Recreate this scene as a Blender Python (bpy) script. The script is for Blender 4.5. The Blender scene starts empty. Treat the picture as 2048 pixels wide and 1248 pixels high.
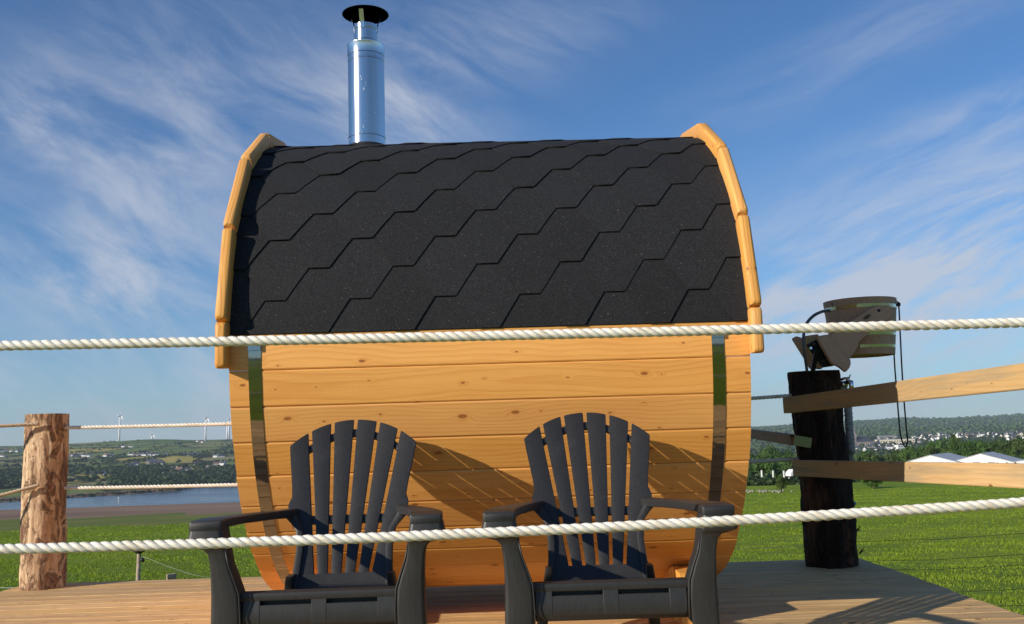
import bpy, bmesh, math, random
import numpy as np
from mathutils import Vector, Matrix, noise

C = bpy.context.scene.collection
sc = bpy.context.scene
R_ = math.radians
rnd = random.Random(7)

# ------------------------------------------------------------------ camera
HC = 0.87                      # eye height above the deck boards
FPX, PITCH, ROLL = 1953.5, 0.1261, 0.0311
_r = Vector((math.cos(ROLL), math.sin(ROLL) * math.sin(PITCH), -math.sin(ROLL) * math.cos(PITCH)))
_u = Vector((math.sin(ROLL), -math.cos(ROLL) * math.sin(PITCH), math.cos(ROLL) * math.cos(PITCH)))
_f = Vector((0, math.cos(PITCH), math.sin(PITCH)))
cam_d = bpy.data.cameras.new('camera')
cam = bpy.data.objects.new('camera', cam_d)
C.objects.link(cam)
cam_d.sensor_width = 36.0
cam_d.lens = 36.0 * FPX / 2048.0
cam_d.clip_start = 0.05
cam_d.clip_end = 60000
M3 = Matrix((( _r.x, _u.x, -_f.x), (_r.y, _u.y, -_f.y), (_r.z, _u.z, -_f.z)))
cam.matrix_world = Matrix.Translation((0, 0, HC)) @ M3.to_4x4()
sc.camera = cam

def ray(px, py):
    d = _r * ((px - 1024) / FPX) + _u * ((624 - py) / FPX) + _f
    return d / d.y
def at(px, py, Y):
    d = ray(px, py) * Y
    return Vector((d.x, d.y, d.z + HC))

# ------------------------------------------------------------------ sun, sky
SUN_AZ, SUN_EL = 57.0, 21.0      # degrees left of the direction back towards the viewer, elevation
sv = Vector((-math.sin(R_(SUN_AZ)) * math.cos(R_(SUN_EL)), -math.cos(R_(SUN_AZ)) * math.cos(R_(SUN_EL)), math.sin(R_(SUN_EL))))
sd = bpy.data.lights.new('sun', 'SUN')
sun = bpy.data.objects.new('sun', sd)
C.objects.link(sun)
sd.energy = 5.0
sd.angle = R_(0.53)
sd.color = (1.0, 0.90, 0.76)
sun.rotation_euler = sv.to_track_quat('Z', 'Y').to_euler()
sun.location = (-20, -10, 20)

sc.view_settings.view_transform = 'Standard'
sc.view_settings.look = 'None'
sc.view_settings.exposure = 0.2
sc.view_settings.gamma = 1.0
sc.view_settings.use_curve_mapping = False

class NT:
    """tiny node-tree writer"""
    def __init__(s, tree): s.t = tree; s.L = tree.links.new
    def n(s, typ, **kw):
        nd = s.t.nodes.new(typ)
        for k, v in kw.items():
            if k.startswith('_'): setattr(nd, k[1:], v)
            else:
                key = k.replace('__', ' ')
                inp = nd.inputs[int(key[1:])] if key[0] == 'i' and key[1:].isdigit() else nd.inputs[key]
                s.set(inp, v)
        return nd
    def set(s, inp, v):
        if isinstance(v, bpy.types.NodeSocket): s.L(v, inp)
        elif isinstance(v, (tuple, list)):
            v = list(v)
            if inp.type == 'RGBA' and len(v) == 3: v = v + [1.0]
            inp.default_value = v
        else: inp.default_value = v
    def m(s, op, a, b=0.0, c=0.0, clamp=False):
        nd = s.t.nodes.new('ShaderNodeMath'); nd.operation = op; nd.use_clamp = clamp
        for i, v in enumerate((a, b, c)): s.set(nd.inputs[i], v)
        return nd.outputs[0]
    def vm(s, op, a, b=(0, 0, 0)):
        nd = s.t.nodes.new('ShaderNodeVectorMath'); nd.operation = op
        s.set(nd.inputs[0], a); s.set(nd.inputs[1], b)
        return nd.outputs[0] if op not in ('DOT_PRODUCT', 'LENGTH', 'DISTANCE') else nd.outputs['Value']
    def mix(s, f, a, b, blend='MIX'):
        nd = s.t.nodes.new('ShaderNodeMix'); nd.data_type = 'RGBA'; nd.blend_type = blend
        s.set(nd.inputs['Factor'], f); s.set(nd.inputs[6], a); s.set(nd.inputs[7], b)
        return nd.outputs[2]
    def ramp(s, f, a, b, lo=0.0, hi=1.0):
        nd = s.t.nodes.new('ShaderNodeMapRange'); nd.interpolation_type = 'SMOOTHSTEP'
        for i, v in enumerate((f, a, b, lo, hi)): s.set(nd.inputs[i], v)
        return nd.outputs[0]
    def noise(s, vec, scale, detail=3, rough=.55, dist=0.0):
        return s.n('ShaderNodeTexNoise', Vector=vec, Scale=scale, Detail=detail, Roughness=rough, Distortion=dist).outputs['Fac']
    def mul(s, vec, xyz): return s.vm('MULTIPLY', vec, xyz)
    def comb(s, x, y, z): return s.n('ShaderNodeCombineXYZ', X=x, Y=y, Z=z).outputs[0]
    def sep(s, v):
        o = s.n('ShaderNodeSeparateXYZ', Vector=v).outputs
        return o[0], o[1], o[2]

w = bpy.data.worlds.new('World'); sc.world = w; w.use_nodes = True
wt = w.node_tree; wt.nodes.clear(); N = NT(wt)
sky = N.n('ShaderNodeTexSky', _sky_type='NISHITA', _sun_disc=False, _sun_elevation=R_(SUN_EL), _altitude=60.0, _air_density=1.0, _dust_density=0.05, _ozone_density=2.0)
sky.sun_rotation = math.atan2(sv.x, sv.y) % (2 * math.pi)
dirv = N.n('ShaderNodeTexCoord').outputs['Generated']
dx, dy, dz = N.sep(dirv)
# cirrus: noise laid on a high plane and seen along the view direction
zz = N.m('ADD', N.m('MAXIMUM', dz, 0.0), 0.16)
px_ = N.m('DIVIDE', dx, zz); py_ = N.m('DIVIDE', dy, zz)
pl = N.comb(px_, py_, 0.0)
def rot2(vec, ang, sx, sy):
    mp = N.n('ShaderNodeMapping', Vector=vec); mp.inputs['Rotation'].default_value = (0, 0, ang); 
    return N.mul(mp.outputs[0], (sx, sy, 1))
warp = N.n('ShaderNodeTexNoise', Vector=pl, Scale=.9, Detail=3).outputs['Color']
plw = N.vm('ADD', pl, N.mul(N.vm('SUBTRACT', warp, (.5, .5, .5)), (.9, .9, 0)))
ay = N.m('MAXIMUM', dy, 0.15)
tx = N.m('DIVIDE', dx, ay); tz = N.m('DIVIDE', dz, ay)          # sky position, as bearing and height
front = N.ramp(dy, .1, .4)
def blob(cx, cz, rx, rz, ang=0.0):
    ax = N.m('SUBTRACT', tx, cx); az = N.m('SUBTRACT', tz, cz)
    c, s_ = math.cos(ang), math.sin(ang)
    u = N.m('DIVIDE', N.m('ADD', N.m('MULTIPLY', ax, c), N.m('MULTIPLY', az, s_)), rx)
    v = N.m('DIVIDE', N.m('SUBTRACT', N.m('MULTIPLY', az, c), N.m('MULTIPLY', ax, s_)), rz)
    e = N.m('ADD', N.m('MULTIPLY', u, u), N.m('MULTIPLY', v, v))
    return N.m('EXPONENT', N.m('MULTIPLY', e, -1.0))
st1 = N.noise(rot2(plw, R_(-35), 1.1, 4.2), 1.6, 6, .62, .5)
st2 = N.noise(rot2(plw, R_(-62), .8, 3.6), 1.9, 6, .60, .4)
st3 = N.noise(pl, 1.1, 3, .5)
tv = N.comb(tx, tz, 0.0)
wob = N.n('ShaderNodeTexNoise', Vector=tv, Scale=3.0, Detail=3).outputs['Color']
tvw = N.vm('ADD', tv, N.mul(N.vm('SUBTRACT', wob, (.5, .5, .5)), (.07, .07, 0)))
sL = N.noise(rot2(tvw, R_(32), 2.0, 6.0), 2.5, 9, .63, .45)      # streaks falling to the right, left half
sR = N.noise(rot2(tvw, R_(-20), 1.6, 8.0), 2.5, 9, .64, .35)      # streaks rising to the right, right half
def stack(items):
    acc = None
    for v in items: acc = v if acc is None else N.m('ADD', acc, v)
    return acc
def sc_(v, k): return N.m('MULTIPLY', v, k)
CL = stack([sc_(blob(-.38, .28, .17, .12, R_(-38)), .80), sc_(blob(-.20, .37, .20, .07, R_(-30)), .45), sc_(blob(-.10, .36, .07, .10, 0), .6),
            sc_(blob(-.40, .16, .17, .045, R_(-20)), .75), sc_(blob(-.50, .36, .06, .05, 0), .5), sc_(blob(.02, .42, .12, .05, R_(20)), .38),
            sc_(blob(-.32, .02, .45, .10, 0), .75)])
CR = stack([sc_(blob(.47, .20, .26, .075, R_(14)), 1.15), sc_(blob(.36, .13, .26, .055, R_(4)), 1.0), sc_(blob(.40, .41, .22, .035, R_(24)), .35),
            sc_(blob(.50, .32, .14, .03, R_(20)), .5), sc_(blob(.35, .04, .4, .07, 0), .8)])
cloudL = N.m('MULTIPLY', CL, N.ramp(sL, .30, .78))
cloudR = N.m('MULTIPLY', CR, N.ramp(sR, .29, .76))
cf = N.m('MULTIPLY', N.m('ADD', cloudL, cloudR), front)
veil = N.m('MULTIPLY', N.m('MULTIPLY', N.ramp(st1, .35, .7), N.ramp(st3, .4, .65)), N.m('SUBTRACT', 1.0, N.m('MULTIPLY', front, .8)))
cf = N.m('MINIMUM', N.m('ADD', N.m('MULTIPLY', cf, .95), N.m('MULTIPLY', veil, .10)), .85)
skyc = N.mix(1.0, sky.outputs[0], (0.54, 0.87, 1.24), 'MULTIPLY')
cloudc = (5.9, 6.3, 7.2)
cfin = N.mix(cf, skyc, cloudc)
bg = N.n('ShaderNodeBackground', Color=cfin, Strength=0.084)
wo = N.n('ShaderNodeOutputWorld', Surface=bg.outputs[0])

# ------------------------------------------------------------------ object helpers
def tag(o, label=None, cat=None, group=None, kind=None):
    if label: o['label'] = label
    if cat: o['category'] = cat
    if group: o['group'] = group
    if kind: o['kind'] = kind
    return o
def empty(name, loc=(0, 0, 0), rot=(0, 0, 0), parent=None):
    o = bpy.data.objects.new(name, None); C.objects.link(o)
    o.location = loc; o.rotation_euler = rot; o.empty_display_size = .2
    o.parent = parent
    return o
def mesh_obj(name, verts, faces, mat, parent=None, smooth=False, loc=None, mw=None):
    me = bpy.data.meshes.new(name)
    me.from_pydata([tuple(v) for v in verts], [], faces)
    me.update()
    if smooth: me.polygons.foreach_set('use_smooth', [True] * len(me.polygons))
    if mat: me.materials.append(mat)
    return link(name, me, parent, loc, mw)
def link(name, me, parent=None, loc=None, mw=None):
    o = bpy.data.objects.new(name, me); C.objects.link(o)
    o.parent = parent
    if loc is not None: o.location = loc
    if mw is not None: o.matrix_local = mw
    return o
def copy_tree(o, parent=None):
    c = o.copy(); C.objects.link(c); c.parent = parent
    for ch in list(o.children): copy_tree(ch, c)
    return c
def autosmooth(o, ang=40):
    me = o.data
    bm = bmesh.new(); bm.from_mesh(me)
    for f in bm.faces: f.smooth = True
    for e in bm.edges:
        if len(e.link_faces) == 2 and e.calc_face_angle(0) > R_(ang): e.smooth = False
    bm.to_mesh(me); bm.free()
    return o

class MB:
    def __init__(s): s.v = []; s.f = []
    def add(s, vs, fs):
        b = len(s.v); s.v += [tuple(v) for v in vs]; s.f += [tuple(i + b for i in f) for f in fs]
        return s
    def box(s, c, size, mat=None):
        hx, hy, hz = size[0] / 2, size[1] / 2, size[2] / 2
        vs = [Vector((x * hx, y * hy, z * hz)) for z in (-1, 1) for y in (-1, 1) for x in (-1, 1)]
        if mat is not None: vs = [mat @ v for v in vs]
        vs = [v + Vector(c) for v in vs]
        return s.add(vs, [(0, 2, 3, 1), (4, 5, 7, 6), (0, 1, 5, 4), (2, 6, 7, 3), (0, 4, 6, 2), (1, 3, 7, 5)])
    def loft(s, secs, cap=True, close=False):
        n = len(secs[0]); vs = [p for q in secs for p in q]; fs = []
        m = len(secs)
        for i in range(m if close else m - 1):
            j = (i + 1) % m
            for k in range(n):
                l = (k + 1) % n
                fs.append((i * n + k, i * n + l, j * n + l, j * n + k))
        if cap and not close:
            fs.append(tuple(range(n - 1, -1, -1))); fs.append(tuple((m - 1) * n + k for k in range(n)))
        return s.add(vs, fs)
    def tube(s, pts, rad, n=8, cap=True):
        pts = [Vector(p) for p in pts]; secs = []
        up = None
        for i, p in enumerate(pts):
            t = (pts[min(i + 1, len(pts) - 1)] - pts[max(i - 1, 0)]).normalized()
            if up is None:
                up = Vector((0, 0, 1)) if abs(t.z) < .9 else Vector((1, 0, 0))
            a = t.cross(up).normalized(); b = a.cross(t).normalized(); up = b
            r = rad[i] if isinstance(rad, (list, tuple)) else rad
            secs.append([p + a * (r * math.cos(2 * math.pi * k / n)) + b * (r * math.sin(2 * math.pi * k / n)) for k in range(n)])
        return s.loft(secs, cap)
    def build(s, name, mat, parent=None, smooth=False, fix=True, loc=None, mw=None):
        o = mesh_obj(name, s.v, s.f, mat, parent, smooth, loc, mw)
        if fix:
            bm = bmesh.new(); bm.from_mesh(o.data); bmesh.ops.recalc_face_normals(bm, faces=bm.faces); bm.to_mesh(o.data); bm.free()
        return o
def bevel(o, w=.004, seg=2, ang=30):
    bm = bmesh.new(); bm.from_mesh(o.data)
    es = [e for e in bm.edges if len(e.link_faces) == 2 and e.calc_face_angle(0) > R_(ang)]
    bmesh.ops.bevel(bm, geom=es, offset=w, segments=seg, affect='EDGES', clamp_overlap=True)
    for f in bm.faces: f.smooth = True
    for e in bm.edges:
        if len(e.link_faces) == 2 and e.calc_face_angle(0) > R_(50): e.smooth = False
    bm.to_mesh(o.data); bm.free()
    return o
def rrect(c, ux, uy, hw, hh, cr=.3, n=3):
    """rounded rectangle section: centre, two axes, half sizes"""
    c, ux, uy = Vector(c), Vector(ux).normalized(), Vector(uy).normalized()
    r = min(hw, hh) * cr; pts = []
    for (sx, sy, a0) in ((1, 1, 0), (-1, 1, 90), (-1, -1, 180), (1, -1, 270)):
        for k in range(n + 1):
            a = R_(a0 + 90 * k / n)
            pts.append(c + ux * (sx * (hw - r) + r * math.cos(a)) + uy * (sy * (hh - r) + r * math.sin(a)))
    return pts
def beam_matrix(a, b, up=(0, 0, 1)):
    a, b, up = Vector(a), Vector(b), Vector(up)
    x = (b - a).normalized(); y = up.cross(x).normalized(); z = x.cross(y)
    m = Matrix((x, y, z)).transposed().to_4x4(); m.translation = (a + b) / 2
    return m, (b - a).length

# ------------------------------------------------------------------ materials
def newmat(name):
    m = bpy.data.materials.new(name); m.use_nodes = True
    m.node_tree.nodes.clear(); n = NT(m.node_tree)
    p = n.n('ShaderNodeBsdfPrincipled'); o = n.n('ShaderNodeOutputMaterial', Surface=p.outputs[0])
    return m, n, p
def bump(n, p, h, strength=.3, dist=.01):
    b = n.n('ShaderNodeBump', Height=h, Strength=strength, Distance=dist)
    n.L(b.outputs[0], p.inputs['Normal'])
def simple(name, col, rough=.6, metal=0.0, var=.15, scale=20, bmp=.1):
    m, n, p = newmat(name)
    tc = n.n('ShaderNodeTexCoord').outputs['Object']
    f = n.noise(tc, scale, 4)
    c = n.mix(n.ramp(f, .3, .7), tuple(x * (1 - var) for x in col), tuple(min(1, x * (1 + var)) for x in col))
    n.set(p.inputs['Base Color'], c); p.inputs['Roughness'].default_value = rough; p.inputs['Metallic'].default_value = metal
    if bmp: bump(n, p, f, bmp, .005)
    return m
def wood(name, light, dark, knotc, ring=95, kn=(2.6, 6.0), knot_amt=1.0, rough=.5, coat=0.0, streak=.35, bstr=.15, ridges=0, grey=None, tint=.1):
    """sawn softwood, grain along local x"""
    m, n, p = newmat(name)
    tc = n.n('ShaderNodeTexCoord').outputs['Object']
    rd = n.n('ShaderNodeObjectInfo').outputs['Random']
    off = n.comb(n.m('MULTIPLY', rd, 37.0), n.m('MULTIPLY', rd, 11.0), n.m('MULTIPLY', rd, 23.0))
    v = n.vm('ADD', tc, off)
    x, y, z = n.sep(v)
    ox, oy, oz = n.sep(tc)
    # knots
    kv = n.comb(n.m('MULTIPLY', x, kn[0]), n.m('MULTIPLY', y, kn[1]), 0.0)
    vo = n.n('ShaderNodeTexVoronoi', _voronoi_dimensions='2D', Vector=kv, Scale=1.0, Randomness=1.0)
    kd = vo.outputs['Distance']; kc = vo.outputs['Color']
    kr = n.n('ShaderNodeSeparateColor', Color=kc).outputs
    size = n.m('MULTIPLY', n.m('POWER', kr[0], 3.0), .075 * knot_amt)
    size = n.m('ADD', size, .022)
    has = n.m('GREATER_THAN', kr[1], .30)
    kmask = n.m('MULTIPLY', n.m('SUBTRACT', 1.0, n.ramp(kd, n.m('MULTIPLY', size, .6), n.m('MULTIPLY', size, 1.15))), has)
    halo = n.m('MULTIPLY', n.m('SUBTRACT', 1.0, n.ramp(kd, n.m('MULTIPLY', size, .8), n.m('ADD', n.m('MULTIPLY', size, 2.2), .07))), has)
    # growth rings around a wandering pith
    lw = n.noise(n.mul(v, (.9, 2.0, 2.0)), 1.3, 2)
    py = n.m('ADD', oy, n.m('MULTIPLY', n.m('SUBTRACT', lw, .5), .14))
    py = n.m('ADD', py, n.m('MULTIPLY', n.m('SUBTRACT', rd, .5), .25))
    pz = n.m('ADD', oz, n.m('ADD', .02, n.m('MULTIPLY', n.noise(n.mul(v, (.7, 1, 1)), 1.1, 1), .09)))
    rr = n.m('SQRT', n.m('ADD', n.m('MULTIPLY', py, py), n.m('MULTIPLY', pz, pz)))
    rr = n.m('ADD', rr, n.m('MULTIPLY', halo, .016))
    rr = n.m('ADD', rr, n.m('MULTIPLY', n.noise(n.mul(v, (3, 40, 40)), 1.0, 3), .004))
    sn = n.m('FRACT', n.m('MULTIPLY', rr, ring))
    rings = n.m('MULTIPLY', n.ramp(sn, .35, .9), n.m('SUBTRACT', 1.0, n.ramp(sn, .92, 1.0)))
    fine = n.noise(n.mul(v, (5, 160, 160)), 1.0, 4, .6)
    big = n.noise(n.mul(v, (1.6, 9, 9)), 1.0, 3)
    f = n.m('ADD', n.m('MULTIPLY', rings, streak), n.m('MULTIPLY', n.ramp(fine, .35, .75), .25))
    f = n.m('ADD', f, n.m('MULTIPLY', n.ramp(big, .35, .7), .25), clamp=True)
    col = n.mix(f, light, dark)
    col = n.mix(n.m('MULTIPLY', halo, .30), col, dark)
    hv = n.n('ShaderNodeHueSaturation', Color=col, Value=n.m('ADD', 1.0 - tint, n.m('MULTIPLY', rd, tint * 2)), Saturation=n.m('ADD', .96, n.m('MULTIPLY', n.m('FRACT', n.m('MULTIPLY', rd, 7.3)), .08))).outputs[0]
    col = n.mix(kmask, hv, knotc)
    if grey:
        gn = n.ramp(n.noise(n.mul(v, (1.2, 14, 14)), 1.4, 4), .42, .7)
        col = n.mix(n.m('MULTIPLY', gn, .75), col, grey)
    n.set(p.inputs['Base Color'], col)
    n.set(p.inputs['Roughness'], n.m('ADD', rough, n.m('MULTIPLY', fine, .15)))
    if coat:
        p.inputs['Coat Weight'].default_value = coat; p.inputs['Coat Roughness'].default_value = .3
    h = n.m('ADD', n.m('MULTIPLY', rings, .6), n.m('MULTIPLY', fine, .6))
    h = n.m('SUBTRACT', h, n.m('MULTIPLY', kmask, .8))
    bump(n, p, h, bstr, .003)
    return m

M = {}
M['pine'] = wood('varnished_pine', (.82, .405, .095), (.64, .255, .044), (.34, .115, .024), ring=60, kn=(4.2, 9.0), rough=.42, coat=.12, streak=.34, bstr=.16)
M['trim'] = wood('trim_pine', (.78, .40, .10), (.62, .26, .05), (.26, .09, .02), ring=85, kn=(6, 14), rough=.52, coat=.05, streak=.55, bstr=.35)
M['deckw'] = wood('deck_pine', (.74, .49, .215), (.54, .32, .115), (.20, .10, .04), ring=120, kn=(3.4, 8), knot_amt=.8, rough=.75, streak=.75, bstr=.8, grey=(.46, .29, .125), tint=.09)
M['railw'] = wood('rail_pine', (.58, .38, .17), (.44, .25, .09), (.20, .08, .03), ring=55, kn=(5.0, 10), rough=.65, streak=.30, bstr=.3, grey=(.34, .26, .16))
M['bucketw'] = wood('bucket_larch', (.62, .35, .21), (.48, .26, .15), (.12, .06, .03), ring=110, rough=.6, streak=.4, bstr=.2)
M['brownw'] = wood('shade_brown_stained_timber', (.36, .16, .06), (.24, .10, .035), (.06, .03, .015), ring=90, rough=.7)  # old stained timber, base colour darkened to paint in shade on the stair rail
M['treated'] = wood('treated_green_timber', (.36, .38, .14), (.27, .27, .09), (.10, .08, .03), ring=90, rough=.7)

def roofing():
    m, n, p = newmat('granule_shingle')
    tc = n.n('ShaderNodeTexCoord').outputs['Object']
    rd = n.n('ShaderNodeObjectInfo').outputs['Random']
    g = n.n('ShaderNodeTexVoronoi', Vector=tc, Scale=560.0).outputs['Color']
    gr = n.n('ShaderNodeSeparateColor', Color=g).outputs
    sp = n.ramp(gr[0], .55, 1.0)
    col = n.mix(sp, (.009, .0095, .011), (.037, .0385, .043))
    col = n.mix(n.m('GREATER_THAN', gr[1], .9992), col, (.30, .28, .25))
    big = n.noise(tc, 3.0, 4)
    hv = n.n('ShaderNodeHueSaturation', Color=col, Value=n.m('ADD', n.m('ADD', .78, n.m('MULTIPLY', rd, .25)), n.m('MULTIPLY', big, .3)))
    n.set(p.inputs['Base Color'], hv.outputs[0]); p.inputs['Roughness'].default_value = .85
    p.inputs['Specular IOR Level'].default_value = .3
    bump(n, p, n.m('ADD', gr[2], n.noise(tc, 60, 3)), .5, .0015)
    return m
M['shingle'] = roofing()

def plastic():
    m, n, p = newmat('charcoal_resin')
    tc = n.n('ShaderNodeTexCoord').outputs['Object']
    v = n.mul(tc, (210, 120, 16))
    g = n.noise(v, 1.0, 5, .65, .4)
    g2 = n.noise(n.mul(tc, (500, 500, 60)), 1.0, 2)
    sc2 = n.noise(tc, 9, 4, .7)
    col = n.mix(n.ramp(g, .35, .7), (.0195, .0195, .0195), (.0275, .0275, .0275))
    col = n.mix(n.m('MULTIPLY', n.ramp(sc2, .55, .8), .35), col, (.050, .050, .050))
    n.set(p.inputs['Base Color'], col)
    n.set(p.inputs['Roughness'], n.m('ADD', .40, n.m('MULTIPLY', g, .18)))
    bump(n, p, n.m('ADD', g, n.m('MULTIPLY', g2, .6)), .18, .0010)
    return m
M['plastic'] = plastic()

def ropem(name, a, b):
    m, n, p = newmat(name)
    tc = n.n('ShaderNodeTexCoord').outputs['Object']
    x, y, z = n.sep(tc)
    fib = n.noise(n.mul(tc, (260, 420, 420)), 1.0, 3, .6)
    st = n.noise(n.mul(tc, (18, 60, 60)), 1.0, 4, .6)
    col = n.mix(n.ramp(st, .44, .72), a, b)
    col = n.mix(n.m('MULTIPLY', n.ramp(fib, .5, .8), .30), col, tuple(c * .7 for c in b))
    n.set(p.inputs['Base Color'], col); p.inputs['Roughness'].default_value = .5
    p.inputs['Sheen Weight'].default_value = .2
    bump(n, p, fib, .5, .001)
    return m
M['rope'] = ropem('white_rope', (.80, .76, .66), (.60, .52, .40))
M['rope_tan'] = ropem('tan_rope', (.50, .37, .24), (.34, .23, .13))
M['rope_grey'] = ropem('grey_rope', (.36, .33, .30), (.25, .21, .18))

def steel(name, col, rough, bstr=.04, dirt=.0):
    m, n, p = newmat(name)
    tc = n.n('ShaderNodeTexCoord').outputs['Object']
    f = n.noise(n.mul(tc, (6, 6, 2)), 1.0, 3)
    p.inputs['Metallic'].default_value = 1.0
    sp = n.ramp(n.noise(n.mul(tc, (90, 90, 30)), 1.0, 3), .68, .74)
    c = n.mix(n.m('MULTIPLY', sp, dirt), col, (.9, .9, .9))
    n.set(p.inputs['Base Color'], c)
    n.set(p.inputs['Roughness'], n.m('ADD', rough, n.m('ADD', n.m('MULTIPLY', f, .05), n.m('MULTIPLY', sp, dirt * .4))))
    bump(n, p, f, bstr, .02)
    return m
M['steel'] = steel('stainless_steel', (.70, .66, .62), .12, .10, .8)
M['band'] = steel('polished_steel_band', (.36, .34, .31), .035, .10)
M['chrome'] = steel('chrome', (.75, .76, .78), .06)
M['black'] = simple('matt_black', (.012, .012, .012), .6)
M['blackmetal'] = simple('black_metal', (.015, .015, .016), .45, .5)
M['hose'] = simple('grey_hose', (.10, .105, .11), .4)
M['cord'] = simple('dark_cord', (.018, .016, .014), .8)

def barkm(name, barkc, woodc, woodd, amt, seed, rough=.75, ms=1.0):
    m, n, p = newmat(name)
    tc = n.vm('ADD', n.n('ShaderNodeTexCoord').outputs['Object'], (seed, seed * .7, seed * 1.3))
    mask = n.noise(n.mul(tc, (4.5, 4.5, 2.2)), ms, 8, .68, .8)
    mk = n.ramp(mask, amt - .045, amt + .055)
    fl = n.noise(n.mul(tc, (32, 32, 13)), 1.0, 6, .7, .8)
    streak = n.noise(n.mul(tc, (30, 30, 2.2)), 1.0, 5, .65, .4)
    spots = n.n('ShaderNodeTexVoronoi', Vector=n.mul(tc, (26, 26, 14)), Scale=1.0).outputs['Distance']
    wc = n.mix(n.ramp(streak, .35, .65), woodc, woodd)
    wc = n.mix(n.m('MULTIPLY', n.m('SUBTRACT', 1.0, n.ramp(spots, .08, .26)), .7), wc, barkc)
    wc = n.mix(n.m('MULTIPLY', n.ramp(n.noise(n.mul(tc, (9, 9, 4)), 1.0, 5, .7), .52, .62), .55), wc, tuple(.5 * (a + b) for a, b in zip(barkc, woodd)))
    bc = n.mix(n.ramp(fl, .38, .62), tuple(c * .55 for c in barkc), tuple(min(1, c * 1.30) for c in barkc))
    col = n.mix(mk, wc, bc)
    n.set(p.inputs['Base Color'], col); p.inputs['Roughness'].default_value = rough
    h = n.m('ADD', n.m('MULTIPLY', mk, 1.1), n.m('ADD', n.m('MULTIPLY', fl, 1.0), n.m('MULTIPLY', streak, .45)))
    p.inputs['Specular IOR Level'].default_value = .2
    bump(n, p, h, .9, .012)
    return m
M['log_pale'] = barkm('peeling_log', (.30, .165, .10), (.72, .51, .33), (.44, .27, .145), .53, 3.1, ms=3.0)
M['log_dark'] = barkm('barky_log', (.026, .014, .009), (.13, .052, .026), (.05, .022, .012), .47, 9.7)
M['endgrain'] = simple('end_grain', (.50, .33, .18), .8, 0, .3, 40, .3)

def leafm(name, a, b, tr=.25):
    m, n, p = newmat(name)
    tc = n.n('ShaderNodeTexCoord').outputs['Object']
    rd = n.n('ShaderNodeObjectInfo').outputs['Random']
    f = n.noise(tc, .55, 4, .6)
    f2 = n.n('ShaderNodeNewGeometry').outputs['Random Per Island']
    fac = n.m('ADD', n.m('MULTIPLY', n.ramp(f, .35, .65), .6), n.m('MULTIPLY', f2, .4))
    col = n.mix(fac, a, b)
    hv = n.n('ShaderNodeHueSaturation', Color=col, Hue=n.m('ADD', .485, n.m('MULTIPLY', rd, .03)), Value=n.m('ADD', .75, n.m('MULTIPLY', rd, .5)))
    n.set(p.inputs['Base Color'], hv.outputs[0]); p.inputs['Roughness'].default_value = .6
    p.inputs['Specular IOR Level'].default_value = .25
    t = n.n('ShaderNodeBsdfTranslucent', Color=n.mix(.5, hv.outputs[0], (.12, .20, .02)))
    mx = n.n('ShaderNodeMixShader', Fac=tr); n.L(p.outputs[0], mx.inputs[1]); n.L(t.outputs[0], mx.inputs[2])
    out = [q for q in n.t.nodes if q.type == 'OUTPUT_MATERIAL'][0]
    n.L(mx.outputs[0], out.inputs['Surface'])
    return m
M['leaf'] = leafm('broadleaf_foliage', (.035, .080, .012), (.100, .165, .028))
M['leaf_dark'] = leafm('hedge_foliage', (.018, .036, .012), (.042, .070, .020), .1)
M['leaf_far'] = leafm('forest_foliage', (.040, .075, .028), (.085, .125, .045), .1)
M['grass'] = leafm('grass_blades', (.170, .245, .010), (.29, .37, .028), .35)
M['trunk'] = simple('tree_bark', (.10, .075, .05), .9)
M['white'] = simple('white_render', (.80, .80, .78), .7, 0, .05, .8, 0)
M['cream'] = simple('cream_render', (.66, .60, .46), .8, 0, .08, .5, 0)
M['greywall'] = simple('grey_stone_wall', (.30, .28, .26), .9, 0, .2, .5, 0)
M['slate'] = simple('slate_roof', (.050, .055, .068), .6, 0, .2, .5, 0)
M['redroof'] = simple('brown_tile_roof', (.20, .11, .08), .8, 0, .2, .5, 0)
M['glass_far'] = simple('dark_window_glass', (.03, .035, .045), .15, 0, .1, 1, 0)
M['stone'] = simple('church_stone', (.36, .28, .24), .9, 0, .15, .4, 0)
M['barnroof'] = simple('pale_grey_roof_sheet', (.42, .44, .45), .5, 0, .06, .3, 0)
M['drystone'] = simple('pale_field_stone', (.26, .24, .20), .9, 0, .35, 3, .4)
M['greypaint'] = simple('turbine_white', (.78, .79, .80), .45, 0, .03, .1, 0)
M['stake'] = simple('weathered_stake', (.34, .28, .20), .85, 0, .3, 40, .4)
M['wire'] = simple('fence_wire', (.10, .11, .10), .5, .6)
M['wire_pale'] = simple('white_fence_twine', (.62, .66, .60), .6)
M['lichen'] = M['stake']

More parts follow.
